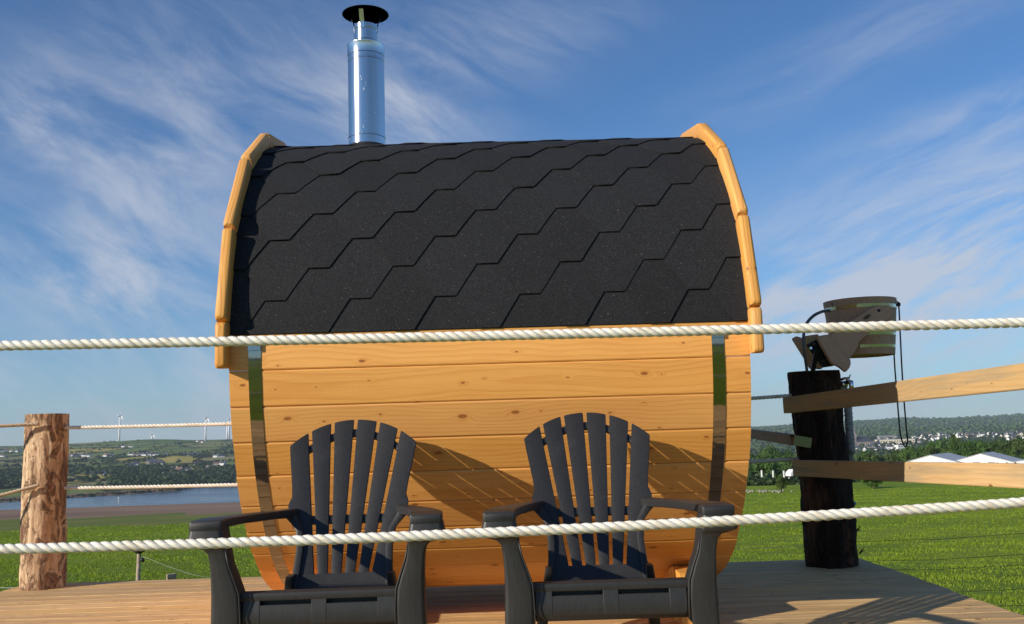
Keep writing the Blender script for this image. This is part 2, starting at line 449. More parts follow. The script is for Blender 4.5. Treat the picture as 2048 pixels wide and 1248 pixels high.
def fieldm():
    m, n, p = newmat('pasture')
    g = n.n('ShaderNodeNewGeometry').outputs['Position']
    f1 = n.noise(g, .10, 4); f2 = n.noise(n.mul(g, (.5, 1.6, 1)), .9, 5, .65); f3 = n.noise(g, 9.0, 5, .7); f4 = n.noise(g, 45.0, 3, .7)
    c = n.mix(n.ramp(f1, .35, .65), (.165, .255, .008), (.235, .325, .015))
    c = n.mix(n.m('MULTIPLY', n.ramp(f2, .50, .72), .5), c, (.050, .105, .010))
    c = n.mix(n.m('MULTIPLY', n.ramp(f3, .55, .75), .35), c, (.17, .25, .04))
    c = n.mix(n.m('MULTIPLY', n.ramp(f4, .5, .7), .4), c, (.04, .085, .008))
    dry = n.noise(n.mul(g, (.6, 1.5, 1)), 1.3, 4)
    c = n.mix(n.m('MULTIPLY', n.ramp(dry, .66, .74), .45), c, (.26, .22, .09))
    n.set(p.inputs['Base Color'], c); p.inputs['Roughness'].default_value = .8; p.inputs['Specular IOR Level'].default_value = .15
    h = n.m('ADD', n.m('MULTIPLY', f2, 1.5), n.m('ADD', n.m('MULTIPLY', f3, .8), n.m('MULTIPLY', f4, .3)))
    bump(n, p, h, 1.0, .16)
    return m
M['field'] = fieldm()
def marshm():
    m, n, p = newmat('salt_marsh')
    g = n.n('ShaderNodeNewGeometry').outputs['Position']
    f = n.noise(n.mul(g, (.3, 1, 1)), .05, 5, .65); f2 = n.noise(n.mul(g, (.25, 1, 1)), .02, 4)
    c = n.mix(n.ramp(f, .35, .65), (.115, .155, .020), (.17, .17, .040))
    c = n.mix(n.m('MULTIPLY', n.ramp(f2, .5, .7), .7), c, (.07, .125, .015))
    n.set(p.inputs['Base Color'], c); p.inputs['Roughness'].default_value = .95; p.inputs['Specular IOR Level'].default_value = .05
    return m
M['marsh'] = marshm()
def mudm():
    m, n, p = newmat('wet_mud')
    g = n.n('ShaderNodeNewGeometry').outputs['Position']
    f = n.noise(n.mul(g, (.12, 1, 1)), .03, 5, .6)
    n.set(p.inputs['Base Color'], n.mix(n.ramp(f, .35, .65), (.17, .105, .062), (.26, .165, .105)))
    p.inputs['Roughness'].default_value = .9; p.inputs['Specular IOR Level'].default_value = .15
    return m
M['mud'] = mudm()
def waterm():
    m, n, p = newmat('estuary_water')
    g = n.n('ShaderNodeNewGeometry').outputs['Position']
    f = n.noise(n.mul(g, (.25, 1, 1)), .25, 4, .6); f2 = n.noise(n.mul(g, (.12, 1, 1)), .012, 3, .6)
    p.inputs['Base Color'].default_value = (.03, .055, .09, 1)
    n.set(p.inputs['Roughness'], n.ramp(f2, .4, .6, .12, .28)); p.inputs['IOR'].default_value = 1.33
    bump(n, p, f, .6, .5)
    return m
M['water'] = waterm()
def hillm(name, cols, hedge, sc1, seed):
    m, n, p = newmat(name)
    g = n.n('ShaderNodeNewGeometry').outputs['Position']
    x, y, z = n.sep(g)
    w_ = n.n('ShaderNodeTexNoise', Vector=g, Scale=.0035, Detail=2).outputs['Color']
    q = n.comb(n.m('MULTIPLY', x, sc1), n.m('MULTIPLY', y, sc1 * .62), seed)
    q = n.vm('ADD', q, n.mul(n.vm('SUBTRACT', w_, (.5, .5, .5)), (1.3, 1.3, 0)))
    vo = n.n('ShaderNodeTexVoronoi', Vector=q, Scale=1.0, Randomness=.85)
    rgb = n.n('ShaderNodeSeparateColor', Color=vo.outputs['Color']).outputs
    c = n.mix(n.ramp(rgb[0], .2, .5), cols[0], cols[1])
    c = n.mix(n.ramp(rgb[1], .55, .75), c, cols[2])
    c = n.mix(n.m('GREATER_THAN', rgb[2], .86), c, cols[3])
    ed = n.n('ShaderNodeTexVoronoi', Vector=q, Scale=1.0, Randomness=.85, _feature='DISTANCE_TO_EDGE').outputs['Distance']
    nn = n.noise(g, .02, 5, .7)
    c = n.mix(n.m('SUBTRACT', 1.0, n.ramp(ed, .02, .05)), c, hedge)
    c = n.mix(n.m('MULTIPLY', n.ramp(nn, .52, .62), .6), c, hedge)
    n.set(p.inputs['Base Color'], c); p.inputs['Roughness'].default_value = .9; p.inputs['Specular IOR Level'].default_value = .1
    return m
M['hill'] = hillm('hill_fields', ((.10, .17, .03), (.15, .20, .05), (.24, .23, .09), (.40, .33, .07)), (.016, .030, .010), .0075, 2.0)
M['hill2'] = hillm('forest_hill', ((.055, .090, .034), (.065, .105, .038), (.085, .125, .045), (.11, .16, .045)), (.040, .070, .028), .004, 5.0)

# ------------------------------------------------------------------ terrain
def interp(x, xs, ys): return np.interp(x, xs, ys)
def sstep(a, b, x):
    t = np.clip((x - a) / (b - a), 0, 1); return t * t * (3 - 2 * t)
SEA = -46.0 + HC
def terrain(x, y):
    """ground height at world x, y (arrays)"""
    x = np.asarray(x, float); y = np.asarray(y, float)
    az = np.arctan2(x, y); r = np.hypot(x, y)
    azc = np.clip(az, -.62, .62)
    d = r * np.cos(azc); t = np.tan(azc)
    shore = interp(t, [-.75, -.524, -.40, -.345, -.325, -.28, .0, .15], [800, 912, 985, 1035, 1105, 1112, 1150, 1250])
    near = interp(t, [-.6, -.524, -.28, 0, .1], [790, 795, 812, 850, 860])
    left = interp(d, [0, 5, 8, 20, 60, 66, 90, 200, 400, 597, 676, 760], [-1.6, -1.6, -1.65, -2.35, -4.64, -5.6, -9, -24, -42, -45.7, -45.75, -45.85])
    left = np.where(d > 760, -45.85 - .6 * sstep(760, near + 60, d) , left)
    hillz = interp(d - shore, [0, 12, 60, 300, 700, 1200, 1720, 2150, 3000, 8000], [-46.4, -44.5, -43, -36.5, -25, -4, 19.5, 22, 8, -20])
    left = np.where(d > shore, hillz, left)
    crest = interp(t, [-.6, -.524, -.46, -.37, -.28, -.2], [.0062, .0065, .0070, .0082, .0060, .005]) / .0082
    left = np.where((d > shore + 1000) & (left > 0), left * crest, left)
    right = interp(d, [0, 5, 8, 30, 60, 120, 135, 160, 250, 600, 1200, 1500, 2500, 3500, 5000, 6000, 9000],
                   [-1.6, -1.7, -1.95, -3.3, -4.6, -6.95, -8.0, -9.6, -14.5, -30, -42, -40, -26, -15, 8, 14, 0])
    hh = interp(t, [.2, .25, .30, .36, .40, .425, .47, .55], [-2, 2, 9, 18, 24, 16, 18, 20])
    right = np.where(d > 3500, right + (hh - 8) * sstep(3500, 5000, d), right)
    rear = interp(r, [0, 5, 40, 200, 600, 1500, 3000, 9000], [-1.6, -1.6, -2.4, -7, -14, 30, 60, 20])
    wr = sstep(-.22, .22, t)
    z = left * (1 - wr) + right * wr
    wb = sstep(.75, 1.3, np.abs(az))
    z = z * (1 - wb) + rear * wb
    # rolling unevenness
    amp = interp(d, [0, 5, 15, 60, 130, 1300, 3000, 9000], [.02, .03, .07, .10, .12, 0.4, 3, 6]) 
    dry = ((d < 560) | (d > shore + 60) | (wr > .5))
    s1 = np.sin(x * .11 + 1.3) * np.cos(y * .083 + .4) + .6 * np.sin(x * .31 - y * .22 + 2) + .4 * np.sin(x * .7 + y * .55)
    s2 = np.sin(x * .004 + 1) * np.cos(y * .003) + .7 * np.sin(x * .011 + y * .007) + .35 * np.sin(x * .031 + 2.0) 
    z = z + np.where(dry, np.where(d < 400, s1 * amp, s2 * amp * .8), 0)
    return z + HC
def gz(x, y): return float(terrain(np.array([x]), np.array([y]))[0])
def hit(px, py, dmin=5.0, dmax=9000):
    d = ray(px, py)
    Y = dmin
    while Y < dmax:
        if gz(d.x * Y, Y) > d.z * Y + HC: break
        Y *= 1.012
    else: return None
    return Vector((d.x * Y, Y, gz(d.x * Y, Y)))

azs = np.concatenate([np.linspace(-math.pi, -.66, 60)[:-1], np.linspace(-.66, .66, 620), np.linspace(.66, math.pi, 60)[1:]])
rads = np.concatenate([[.5, 2, 4], np.geomspace(5.5, 60, 90), np.geomspace(61, 140, 40), np.geomspace(143, 760, 40), np.linspace(775, 1300, 70), np.geomspace(1312, 9500, 110)])
AA, RR = np.meshgrid(azs, rads)
XX, YY = RR * np.sin(AA), RR * np.cos(AA)
# polar rings measured by depth in the forward wedge so shore lines stay crisp
ZZ = terrain(XX, YY)
nr, na = XX.shape
verts = np.stack([XX, YY, ZZ], -1).reshape(-1, 3)
ii, jj = np.meshgrid(np.arange(nr - 1), np.arange(na - 1), indexing='ij')
q = np.stack([ii * na + jj, ii * na + jj + 1, (ii + 1) * na + jj + 1, (ii + 1) * na + jj], -1).reshape(-1, 4)
cx = verts[q].mean(1)
azq = np.arctan2(cx[:, 0], cx[:, 1]); dq = np.hypot(cx[:, 0], cx[:, 1]) * np.cos(np.clip(azq, -.62, .62))
leftside = (azq < .02) & (azq > -1.6)
zone = np.zeros(len(q), int)                       # 0 pasture
zone[(dq > 560) & (dq <= 676) & leftside] = 1      # marsh
zone[(dq > 676) & leftside & (cx[:, 2] < SEA + 2.2) & (dq < 1400)] = 2     # mud
zone[(dq > 900) & leftside & (zone != 2)] = 3
zone[(dq > 1200) & ~leftside & (np.abs(azq) < 1.2)] = 4
zone[(dq > 700) & (np.abs(azq) >= 1.2)] = 4
def submesh(name, mask, mat, kind='structure'):
    qs = q[mask]; u, inv = np.unique(qs, return_inverse=True)
    me = bpy.data.meshes.new(name)
    vv = verts[u]; ff = inv.reshape(-1, 4)
    me.vertices.add(len(vv)); me.vertices.foreach_set('co', vv.astype(np.float32).ravel())
    me.loops.add(ff.size); me.loops.foreach_set('vertex_index', ff.astype(np.int32).ravel())
    me.polygons.add(len(ff)); me.polygons.foreach_set('loop_start', np.arange(0, ff.size, 4, dtype=np.int32))
    me.polygons.foreach_set('use_smooth', [True] * len(ff))
    me.update(calc_edges=True); me.validate()
    me.materials.append(mat)
    # faces must look up
    if me.polygons[0].normal.z < 0: me.flip_normals()
    o = link(name, me); tag(o, kind=kind); return o
submesh('grass_field', zone == 0, M['field'])
submesh('salt_marsh', zone == 1, M['marsh'])
submesh('mudflat', zone == 2, M['mud'])
submesh('far_hillside', zone == 3, M['hill'])
submesh('far_hills', zone == 4, M['hill2'])
wv = [(-2600, 700, SEA), (400, 700, SEA), (400, 1400, SEA), (-2600, 1400, SEA)]
tag(mesh_obj('estuary_water', wv, [(0, 1, 2, 3)], M['water']), kind='structure')

# ------------------------------------------------------------------ grass blades
def np_mesh(name, vv, ff, mat, smooth=False):
    me = bpy.data.meshes.new(name); k = ff.shape[1]
    me.vertices.add(len(vv)); me.vertices.foreach_set('co', vv.astype(np.float32).ravel())
    me.loops.add(ff.size); me.loops.foreach_set('vertex_index', ff.astype(np.int32).ravel())
    me.polygons.add(len(ff)); me.polygons.foreach_set('loop_start', np.arange(0, ff.size, k, dtype=np.int32))
    if smooth: me.polygons.foreach_set('use_smooth', [True] * len(ff))
    me.update(calc_edges=True); me.materials.append(mat); return me
rs = np.random.RandomState(3)
def blades(n, tlo, thi, y0, y1, pw=1.0):
    u = rs.rand(n) ** pw; Y = y0 * (y1 / y0) ** u; t = rs.uniform(tlo, thi, n)
    X = t * Y
    # clumping
    cl = np.sin(X * 2.1 + 1) * np.sin(Y * 1.7) + .6 * np.sin(X * 5.3 + Y * 3.1) + .5 * np.sin(X * .8 - Y * 1.1)
    keep = rs.rand(n) < (.45 + .35 * cl)
    X, Y, cl = X[keep], Y[keep], cl[keep]; m = len(X)
    Z = terrain(X, Y)
    h = (.012 + .022 * rs.rand(m)) * (1 + .35 * cl) * (1 + Y * .008)
    wd = .0013 + .00028 * Y
    a = rs.rand(m) * 6.283; lean = rs.uniform(.2, 1.1, m) * h; la = rs.rand(m) * 6.283
    dxv, dyv = np.cos(a) * wd, np.sin(a) * wd
    lx, ly = np.cos(la) * lean, np.sin(la) * lean
    P = np.empty((m, 5, 3))
    P[:, 0] = np.stack([X - dxv, Y - dyv, Z - .01], 1); P[:, 1] = np.stack([X + dxv, Y + dyv, Z - .01], 1)
    P[:, 2] = np.stack([X + dxv * .8 + lx * .35, Y + dyv * .8 + ly * .35, Z + h * .6], 1); P[:, 3] = np.stack([X - dxv * .8 + lx * .35, Y - dyv * .8 + ly * .35, Z + h * .6], 1)
    P[:, 4] = np.stack([X + lx, Y + ly, Z + h], 1)
    b = np.arange(m)[:, None] * 5
    f = np.concatenate([b + np.array([0, 1, 2]), b + np.array([0, 2, 3]), b + np.array([3, 2, 4])], 0)
    return P.reshape(-1, 3), f
PV, PF = [], []; base = 0
for args in ((140000, -.72, -.14, 6.9, 60, .8), (230000, .20, .76, 7.0, 90, .8)):
    v_, f_ = blades(*args); PV.append(v_); PF.append(f_ + base); base += len(v_)
me = np_mesh('grass', np.concatenate(PV), np.concatenate(PF), M['grass'])
tag(link('grass', me), 'short green pasture grass growing on the sloping field beyond the deck', 'grass', kind='stuff')

# ------------------------------------------------------------------ deck
DX0, DX1, DY0, DY1 = -3.26, 2.25, 2.34, 6.62
deck = tag(empty('deck', (0, 0, 0)), kind='structure')
pw, gap = .1445, .006
nb = int(round((DY1 - DY0) / (pw + gap))); pw = (DY1 - DY0) / nb - gap
def plank_mesh(name, L, W, T, ch=.004, crown=.0):
    prof = [(-W / 2, -T), (W / 2, -T), (W / 2, -ch), (W / 2 - ch, 0), (0, crown), (-W / 2 + ch, 0), (-W / 2, -ch)]
    m = MB(); m.loft([[Vector((x, a, b)) for a, b in prof] for x in (-L / 2, L / 2)])
    me = bpy.data.meshes.new(name); me.from_pydata(m.v, [], m.f); me.update()
    bm = bmesh.new(); bm.from_mesh(me); bmesh.ops.recalc_face_normals(bm, faces=bm.faces); bm.to_mesh(me); bm.free()
    return me
pm = plank_mesh('plank', DX1 - DX0, pw, .028); pm.materials.append(M['deckw'])
for i in range(nb):
    o = link('plank', pm, deck)
    o.location = ((DX0 + DX1) / 2 + rnd.uniform(-.008, .008), DY0 + (pw + gap) * (i + .5), rnd.uniform(-.0015, .0))
    o.rotation_euler = (rnd.uniform(-.004, .004), 0, 0)
m = MB(); m.box(((DX0 + DX1) / 2, DY1 + .004, -.13), (DX1 - DX0, .03, .19)); m.box(((DX0 + DX1) / 2, DY0 - .004, -.13), (DX1 - DX0, .03, .19))
m.build('fascia_board', M['deckw'], deck)
m = MB(); m.box((DX1 - .03, (DY0 + DY1) / 2, -.13), (.03, DY1 - DY0 - .06, .19)); m.box((DX0 + .03, (DY0 + DY1) / 2, -.13), (.03, DY1 - DY0 - .06, .19))
m.build('fascia_board', M['deckw'], deck)
for X in np.linspace(DX0 + .5, DX1 - .5, 6):
    m = MB(); m.box((X, (DY0 + DY1) / 2, -.11), (.045, DY1 - DY0 - .1, .15)); m.build('joist', M['treated'], deck)
for X in np.linspace(DX0 + .6, DX1 - .6, 4):
    for Y in (DY0 + .35, (DY0 + DY1) / 2, DY1 - .35):
        g = gz(X, Y); m = MB(); m.box((X, Y, (g - .3 - .19) / 2), (.1, .1, -.19 - g + .3)); m.build('support_post', M['treated'], deck)

# ------------------------------------------------------------------ barrel sauna
BC = Vector((-.1223, 5.266, .3962 + HC)); YAW, BR, BA, PH = .026, 1.153, .1343, -.0791
HL = 1.1
sauna = tag(empty('barrel_sauna', (BC.x, BC.y, 0), (0, 0, YAW)), 'golden pine barrel sauna with a black hexagon shingle roof behind the two chairs', 'sauna')
CZ = BC.z
# local frame: x along the barrel, -y to the viewer, z up from the deck
def cyl(s, th, r): return Vector((s, -r * math.cos(th), CZ + r * math.sin(th)))
ns = 47; BA2 = 2 * math.pi / ns if abs(2 * math.pi / ns - BA) < .001 else BA
sw = BR * BA
def stave_mesh():
    W = sw - .0018; T = .042; c = .0065
    prof = [(-W / 2 + .003, -T), (W / 2 - .003, -T), (W / 2, -.008), (W / 2 - .0012, -.003), (W / 2 - c, 0), (W / 4, .0012), (0, .0016), (-W / 4, .0012), (-W / 2 + c, 0), (-W / 2 + .0012, -.003), (-W / 2, -.008)]
    m = MB(); m.loft([[Vector((x, a, b)) for a, b in prof] for x in (-HL, HL)])
    me = bpy.data.meshes.new('stave'); me.from_pydata(m.v, [], m.f); me.update()
    bm = bmesh.new(); bm.from_mesh(me); bmesh.ops.recalc_face_normals(bm, faces=bm.faces); bm.to_mesh(me); bm.free()
    me.materials.append(M['pine']); return me
sm_ = stave_mesh()
nst = int(2 * math.pi / BA)
for k in range(-nst // 2, nst // 2 + 1):
    if k - (-nst // 2) >= nst: break
    th = PH - BA * (k + .5)
    p = cyl(0, th, BR + rnd.uniform(-.0012, .0008))
    zax = Vector((0, -math.cos(th), math.sin(th))); xax = Vector((1, 0, 0)) ; yax = zax.cross(xax)
    mw = Matrix((xax, yax, zax)).transposed().to_4x4(); mw.translation = p + Vector((rnd.uniform(-.0015, .0015), 0, 0))
    link('stave', sm_, sauna, mw=mw)
# end walls, set back inside the staves
for s in (-1, 1):
    wall = empty('end_wall', (s * (HL - .13), 0, CZ), parent=sauna)
    ri = BR - .043
    nbp = 16; bw = 2 * ri / nbp
    for i in range(nbp):
        y0, y1 = -ri + i * bw + .001, -ri + (i + 1) * bw - .001
        pts = []
        ys = np.linspace(y0, y1, 4)
        top = [(y, math.sqrt(max(0, ri * ri - y * y))) for y in ys]
        poly = top + [(y, -z) for y, z in reversed(top)]
        m = MB(); m.loft([[Vector((x, y, z)) for y, z in poly] for x in (-.02, .02)])
        m.build('board', M['pine'], wall)
# steel bands
def arcband(s0, s1, th0, th1, r0, r1, n=60):
    m = MB(); secs = []
    for i in range(n + 1):
        th = th0 + (th1 - th0) * i / n
        secs.append([cyl(s0, th, r0), cyl(s1, th, r0), cyl(s1, th, r1), cyl(s0, th, r1)])
    return m.loft(secs)
for s in (-.993, .963):
    b = arcband(s - .0265, s + .0265, .03, -math.pi - .03, BR + .0022, BR + .0036, 140).build('steel_band', M['band'], sauna)
    autosmooth(b, 30)
    m = MB(); th = .012
    c = cyl(s, .012, BR + .010); m.box(c, (.053, .007, .044)); m.build('band_clamp', M['band'], b)
# roof: felt underlay, hexagon shingles
RR0 = BR + .014
THE = .0510
und = arcband(-HL, HL, THE + .004, math.pi - THE, BR + .004, RR0, 90).build('roof_underlay', M['black'], sauna); autosmooth(und, 30)
roof = empty('shingle_roof', (0, 0, 0), parent=sauna)
RS = 1.183; ARC0 = .205; STEP = .146; PER = .36; FH = .045; arc_lo = THE * RS; arc_hi = (math.pi - THE) * RS
def clip_poly(poly, axis, lim, keep_less):
    out = []
    for i in range(len(poly)):
        a, b = poly[i], poly[(i + 1) % len(poly)]
        ia = (a[axis] <= lim) if keep_less else (a[axis] >= lim); ib = (b[axis] <= lim) if keep_less else (b[axis] >= lim)
        if ia: out.append(a)
        if ia != ib:
            t = (lim - a[axis]) / (b[axis] - a[axis]); out.append((a[0] + (b[0] - a[0]) * t, a[1] + (b[1] - a[1]) * t))
    return out
def shingle(cx_, arc0):
    d = PER / 2 - 2 * FH    # horizontal run of a slanted edge
    hexa = [(cx_ - FH, arc0), (cx_ + FH, arc0), (cx_ + FH + d, arc0 + STEP), (cx_ + FH, arc0 + 2 * STEP + .004), (cx_ - FH, arc0 + 2 * STEP + .004), (cx_ - FH - d, arc0 + STEP)]
    hexa = clip_poly(hexa, 0, HL - .004, True)
    if len(hexa) > 2: hexa = clip_poly(hexa, 0, -HL + .004, False)
    if len(hexa) > 2: hexa = clip_poly(hexa, 1, arc_lo, False)
    if len(hexa) > 2: hexa = clip_poly(hexa, 1, arc_hi, True)
    if len(hexa) < 3 or max(p[0] for p in hexa) - min(p[0] for p in hexa) < .01: return
    bm = bmesh.new(); vd = {}
    lift = rnd.uniform(-.0006, .0026)
    def V(p):
        k = (round(p[0], 5), round(p[1], 5))
        if k not in vd:
            f = (p[1] - arc0) / (2 * STEP); r = RR0 + .0100 - .0085 * f + lift * (1 - f)
            vd[k] = bm.verts.new(cyl(p[0], p[1] / RS, r))
        return vd[k]
    ncut = 6
    for i in range(ncut):
        lo, hi = arc0 + 2 * STEP * i / ncut, arc0 + 2 * STEP * (i + 1) / ncut + (.004 if i == ncut - 1 else 0)
        s = clip_poly(clip_poly(hexa, 1, lo, False), 1, hi, True) if len(hexa) > 2 else []
        s2 = []
        for p in s:
            if not s2 or (abs(p[0] - s2[-1][0]) + abs(p[1] - s2[-1][1])) > 1e-5: s2.append(p)
        if len(s2) > 2 and abs(s2[0][0] - s2[-1][0]) + abs(s2[0][1] - s2[-1][1]) < 1e-5: s2.pop()
        if len(s2) > 2:
            try: bm.faces.new([V(p) for p in s2])
            except ValueError: pass
    bmesh.ops.recalc_face_normals(bm, faces=bm.faces)
    # outward
    c = sum((f.normal.dot(f.calc_center_median() - Vector((f.calc_center_median().x, 0, CZ))) for f in bm.faces))
    if c < 0: bmesh.ops.reverse_faces(bm, faces=bm.faces)
    for f in bm.faces: f.smooth = True
    be = [e for e in bm.edges if len(e.link_faces) == 1]
    r = bmesh.ops.extrude_edge_only(bm, edges=be)
    for v in [g for g in r['geom'] if isinstance(g, bmesh.types.BMVert)]:
        d_ = Vector((0, v.co.y, v.co.z - CZ)); L_ = d_.length
        nn = d_ * ((L_ - .0055) / L_); v.co = Vector((v.co.x, nn.y, nn.z + CZ))
    for f in bm.faces:
        if not f.smooth: pass
    for e in be: e.smooth = False
    me = bpy.data.meshes.new('shingle'); bm.to_mesh(me); bm.free(); me.materials.append(M['shingle'])
    link('shingle', me, roof)
row = -2
while ARC0 + row * STEP < arc_hi - .01:
    cxx = -.5485 + (PER / 2 if row % 2 else 0)
    for k in range(-3, 7): shingle(cxx + k * PER, ARC0 + row * STEP)
    row += 1
# bottom batten under the eave
for a, sgn in ((THE - .012, 1), (math.pi - THE + .012, -1)):
    m = MB(); m.loft([[cyl(x, a + .0095, BR + .003), cyl(x, a + .0095, BR + .013), cyl(x, a - .0095, BR + .011), cyl(x, a - .0095, BR + .003)] for x in (-HL + .001, HL - .001)])
    m.build('eave_batten', M['trim'], sauna)
# curved edge trims
half = [-.070, .092, .448, .838, 1.215, math.pi / 2]
ths = half + [math.pi - t for t in reversed(half[:-1])]
for s in (-1, 1):
    ctr = s * 1.1165
    tr = empty('edge_trim', (0, 0, 0), parent=sauna)
    for i in range(len(ths) - 1):
        a, b = ths[i], ths[i + 1]; mid = (a + b) / 2
        e0 = .0025
        pa = cyl(ctr, a + e0, 1.185 / math.cos((b - a) / 2) * 1.003); pb = cyl(ctr, b - e0, 1.185 / math.cos((b - a) / 2) * 1.003)
        if b - a < .3: pa = cyl(ctr, a + e0, 1.198); pb = cyl(ctr, b - e0, 1.198)
        mm, L_ = beam_matrix(pa, pb, (1, 0, 0))
        # local: x along, y radial-ish, z = +-x
        rout = Vector((0, -math.cos(mid), math.sin(mid)))
        hy, hz = .040, .0245
        secs = []
        fr = lambda k: rrect((0, 0, 0), (0, 1, 0), (0, 0, 1), hy * k, hz * k, .62, 4)
        for xx, k in ((-L_ / 2, .72), (-L_ / 2 + .007, .90), (-L_ / 2 + .016, 1), (L_ / 2 - .016, 1), (L_ / 2 - .007, .90), (L_ / 2, .72)):
            sc0 = [Vector((xx, p.y, p.z)) for p in fr(1)]
            # scale only the outer, rounded side at the ends
            secs.append([Vector((xx, p.y * (k if True else 1), p.z * (k * .3 + .7))) for p in sc0])
        m = MB(); m.loft(secs); o = m.build('trim_board', M['trim'], tr, mw=mm); autosmooth(o, 45)
# cradles
for x, L2 in ((-.86, .78), (.87, .78)):
    m = MB(); n_ = 14; top = []; 
    for i in range(n_ + 1):
        y = -L2 + 2 * L2 * i / n_
        top.append((y, max(.12, min(.235, CZ - math.sqrt(max(.0, (BR + .001) ** 2 - y * y)) - .001))))
    poly = [(-L2, .0), (L2, .0)] + [(y, z) for y, z in reversed(top)]
    m.loft([[Vector((x + dx_, y, z)) for y, z in poly] for dx_ in (-.05, .05)])
    o = m.build('cradle_beam', M['trim'], sauna)

# chimney
ch = empty('chimney', (0, 0, 0), parent=sauna)
inv = Matrix.Rotation(-YAW, 4, 'Z')
cpos = inv @ (Vector((-.776, 5.266, 0)) - Vector((BC.x, BC.y, 0)))
def lathe(prof, n=48, c=(0, 0)):
    m = MB(); m.loft([[Vector((c[0] + r * math.cos(2 * math.pi * k / n), c[1] + r * math.sin(2 * math.pi * k / n), z)) for k in range(n)] for r, z in prof]); return m
ZB = 1.50 + HC
o = lathe([(.101, ZB), (.101, 1.66 + HC), (.1035, 1.662 + HC), (.1035, 1.668 + HC), (.101, 1.67 + HC), (.101, 2.10 + HC), (.1025, 2.102 + HC), (.1025, 2.108 + HC), (.101, 2.11 + HC), (.101, 2.135 + HC), (.1035, 2.137 + HC), (.1045, 2.19 + HC), (.1065, 2.195 + HC), (.1065, 2.20 + HC), (.102, 2.203 + HC), (.066, 2.206 + HC)], c=cpos.xy).build('flue_pipe', M['steel'], ch); autosmooth(o, 25)
o = lathe([(.0655, 2.205 + HC), (.0655, 2.222 + HC), (.0635, 2.226 + HC), (.0635, 2.290 + HC), (.0655, 2.294 + HC), (.0655, 2.318 + HC), (.0605, 2.318 + HC), (.0600, 2.23 + HC)], c=cpos.xy).build('inner_flue', M['steel'], ch); autosmooth(o, 25)
o = lathe([(.131, 2.386 + HC), (.130, 2.388 + HC), (.004, 2.428 + HC), (.003, 2.426 + HC), (.128, 2.386 + HC)], c=cpos.xy).build('rain_cap', M['blackmetal'], ch); autosmooth(o, 30)
lathe([(.11, 1.615 + HC), (.16, 1.56 + HC), (.16, 1.55 + HC)], c=cpos.xy).build('flashing_collar', M['black'], ch)
for k, a in enumerate((-100, 165, 25)):
    ca, sa = math.cos(R_(a)), math.sin(R_(a))
    p0 = Vector((cpos.x + .066 * ca, cpos.y + .066 * sa, 2.285 + HC)); p1 = Vector((cpos.x + .068 * ca, cpos.y + .068 * sa, 2.32 + HC)); p2 = Vector((cpos.x + .088 * ca, cpos.y + .088 * sa, 2.398 + HC))
    tn = Vector((-sa, ca, 0)); rn = Vector((ca, sa, 0))
    m = MB(); m.loft([rrect(p, tn, rn, .0125, .0012, .3, 1) for p in (p0, p1, p2)])
    m.build('cap_strap', M['steel'], ch)

# ------------------------------------------------------------------ log posts
def log_post(x, y, z0, z1, r0, r1, mat, seed, label, lean=(0, 0), rough=.012, jag=.0):
    root = tag(empty('log_post', (x, y, z0)), label, 'post', 'log posts at the corners of the deck')
    H = z1 - z0; n, k = 96, 150; vs = []; fs = []
    for j in range(k + 1):
        v = j / k; z = v * H
        r = r0 + (r1 - r0) * v
        for i in range(n):
            a = 2 * math.pi * i / n
            P = Vector((math.cos(a) * 2.0, math.sin(a) * 2.0, z * 1.6)) + Vector((seed, 0, 0))
            b = noise.noise(P) * rough * 1.3
            P2 = Vector((math.cos(a) * 7, math.sin(a) * 7, z * 7)) + Vector((seed, seed, 0))
            w = noise.fractal(P2, .9, 2.1, 4)
            plate = max(0.0, min(1.0, (noise.noise(P * 1.9 + Vector((3, 9, 2))) + .15) * 9)) * .0055 * (1 if rough else 0)
            fl = .018 * max(0, 1 - v * 12) ** 2
            rr = r + b + w * rough * .45 + plate + fl
            zz_ = z
            if j == k and jag: zz_ = z
            vs.append((math.cos(a) * rr + lean[0] * v, math.sin(a) * rr + lean[1] * v, zz_))
    for j in range(k):
        for i in range(n):
            l = (i + 1) % n; fs.append((j * n + i, j * n + l, (j + 1) * n + l, (j + 1) * n + i))
    mesh_obj('log', vs, fs, mat, root, True)
    top = [(vs[k * n + i][0], vs[k * n + i][1], H - .0005) for i in range(n)]
    tv_ = top + [(lean[0], lean[1], H + .001)]
    mesh_obj('sawn_top', tv_, [(i, (i + 1) % n, n) for i in range(n)], M['endgrain'], root)
    return root
LP = at(88, 1000, 6.4); RP = at(1655, 1000, 6.3)
lpost = log_post(-3.063, 6.42, -.35, 1.105, .131, .124, M['log_pale'], 4.2, 'pale peeling log post at the left back corner of the deck, ropes tied to it', rough=.010)
rpost = log_post(1.985, 6.33, -.35, 1.222, .166, .153, M['log_dark'], 11.3, 'dark bark covered log post at the right back corner holding the bucket shower', lean=(-.05, 0), rough=.024)
# the two front corner posts, outside the frame
fl_ = log_post(-3.08, 2.47, -.9, 1.35, .135, .13, M['log_pale'], 7.7, 'pale log post at the left front corner of the deck', rough=.010)
fr_ = log_post(2.12, 2.40, -.9, 1.35, .135, .13, M['log_pale'], 17.7, 'pale log post at the right front corner of the deck', rough=.010)
log_post(-6.2, 5.42, gz(-6.2, 5.42) - .2, 1.2, .12, .115, M['log_pale'], 27.7, 'pale log post in the grass far left of the deck', rough=.010)
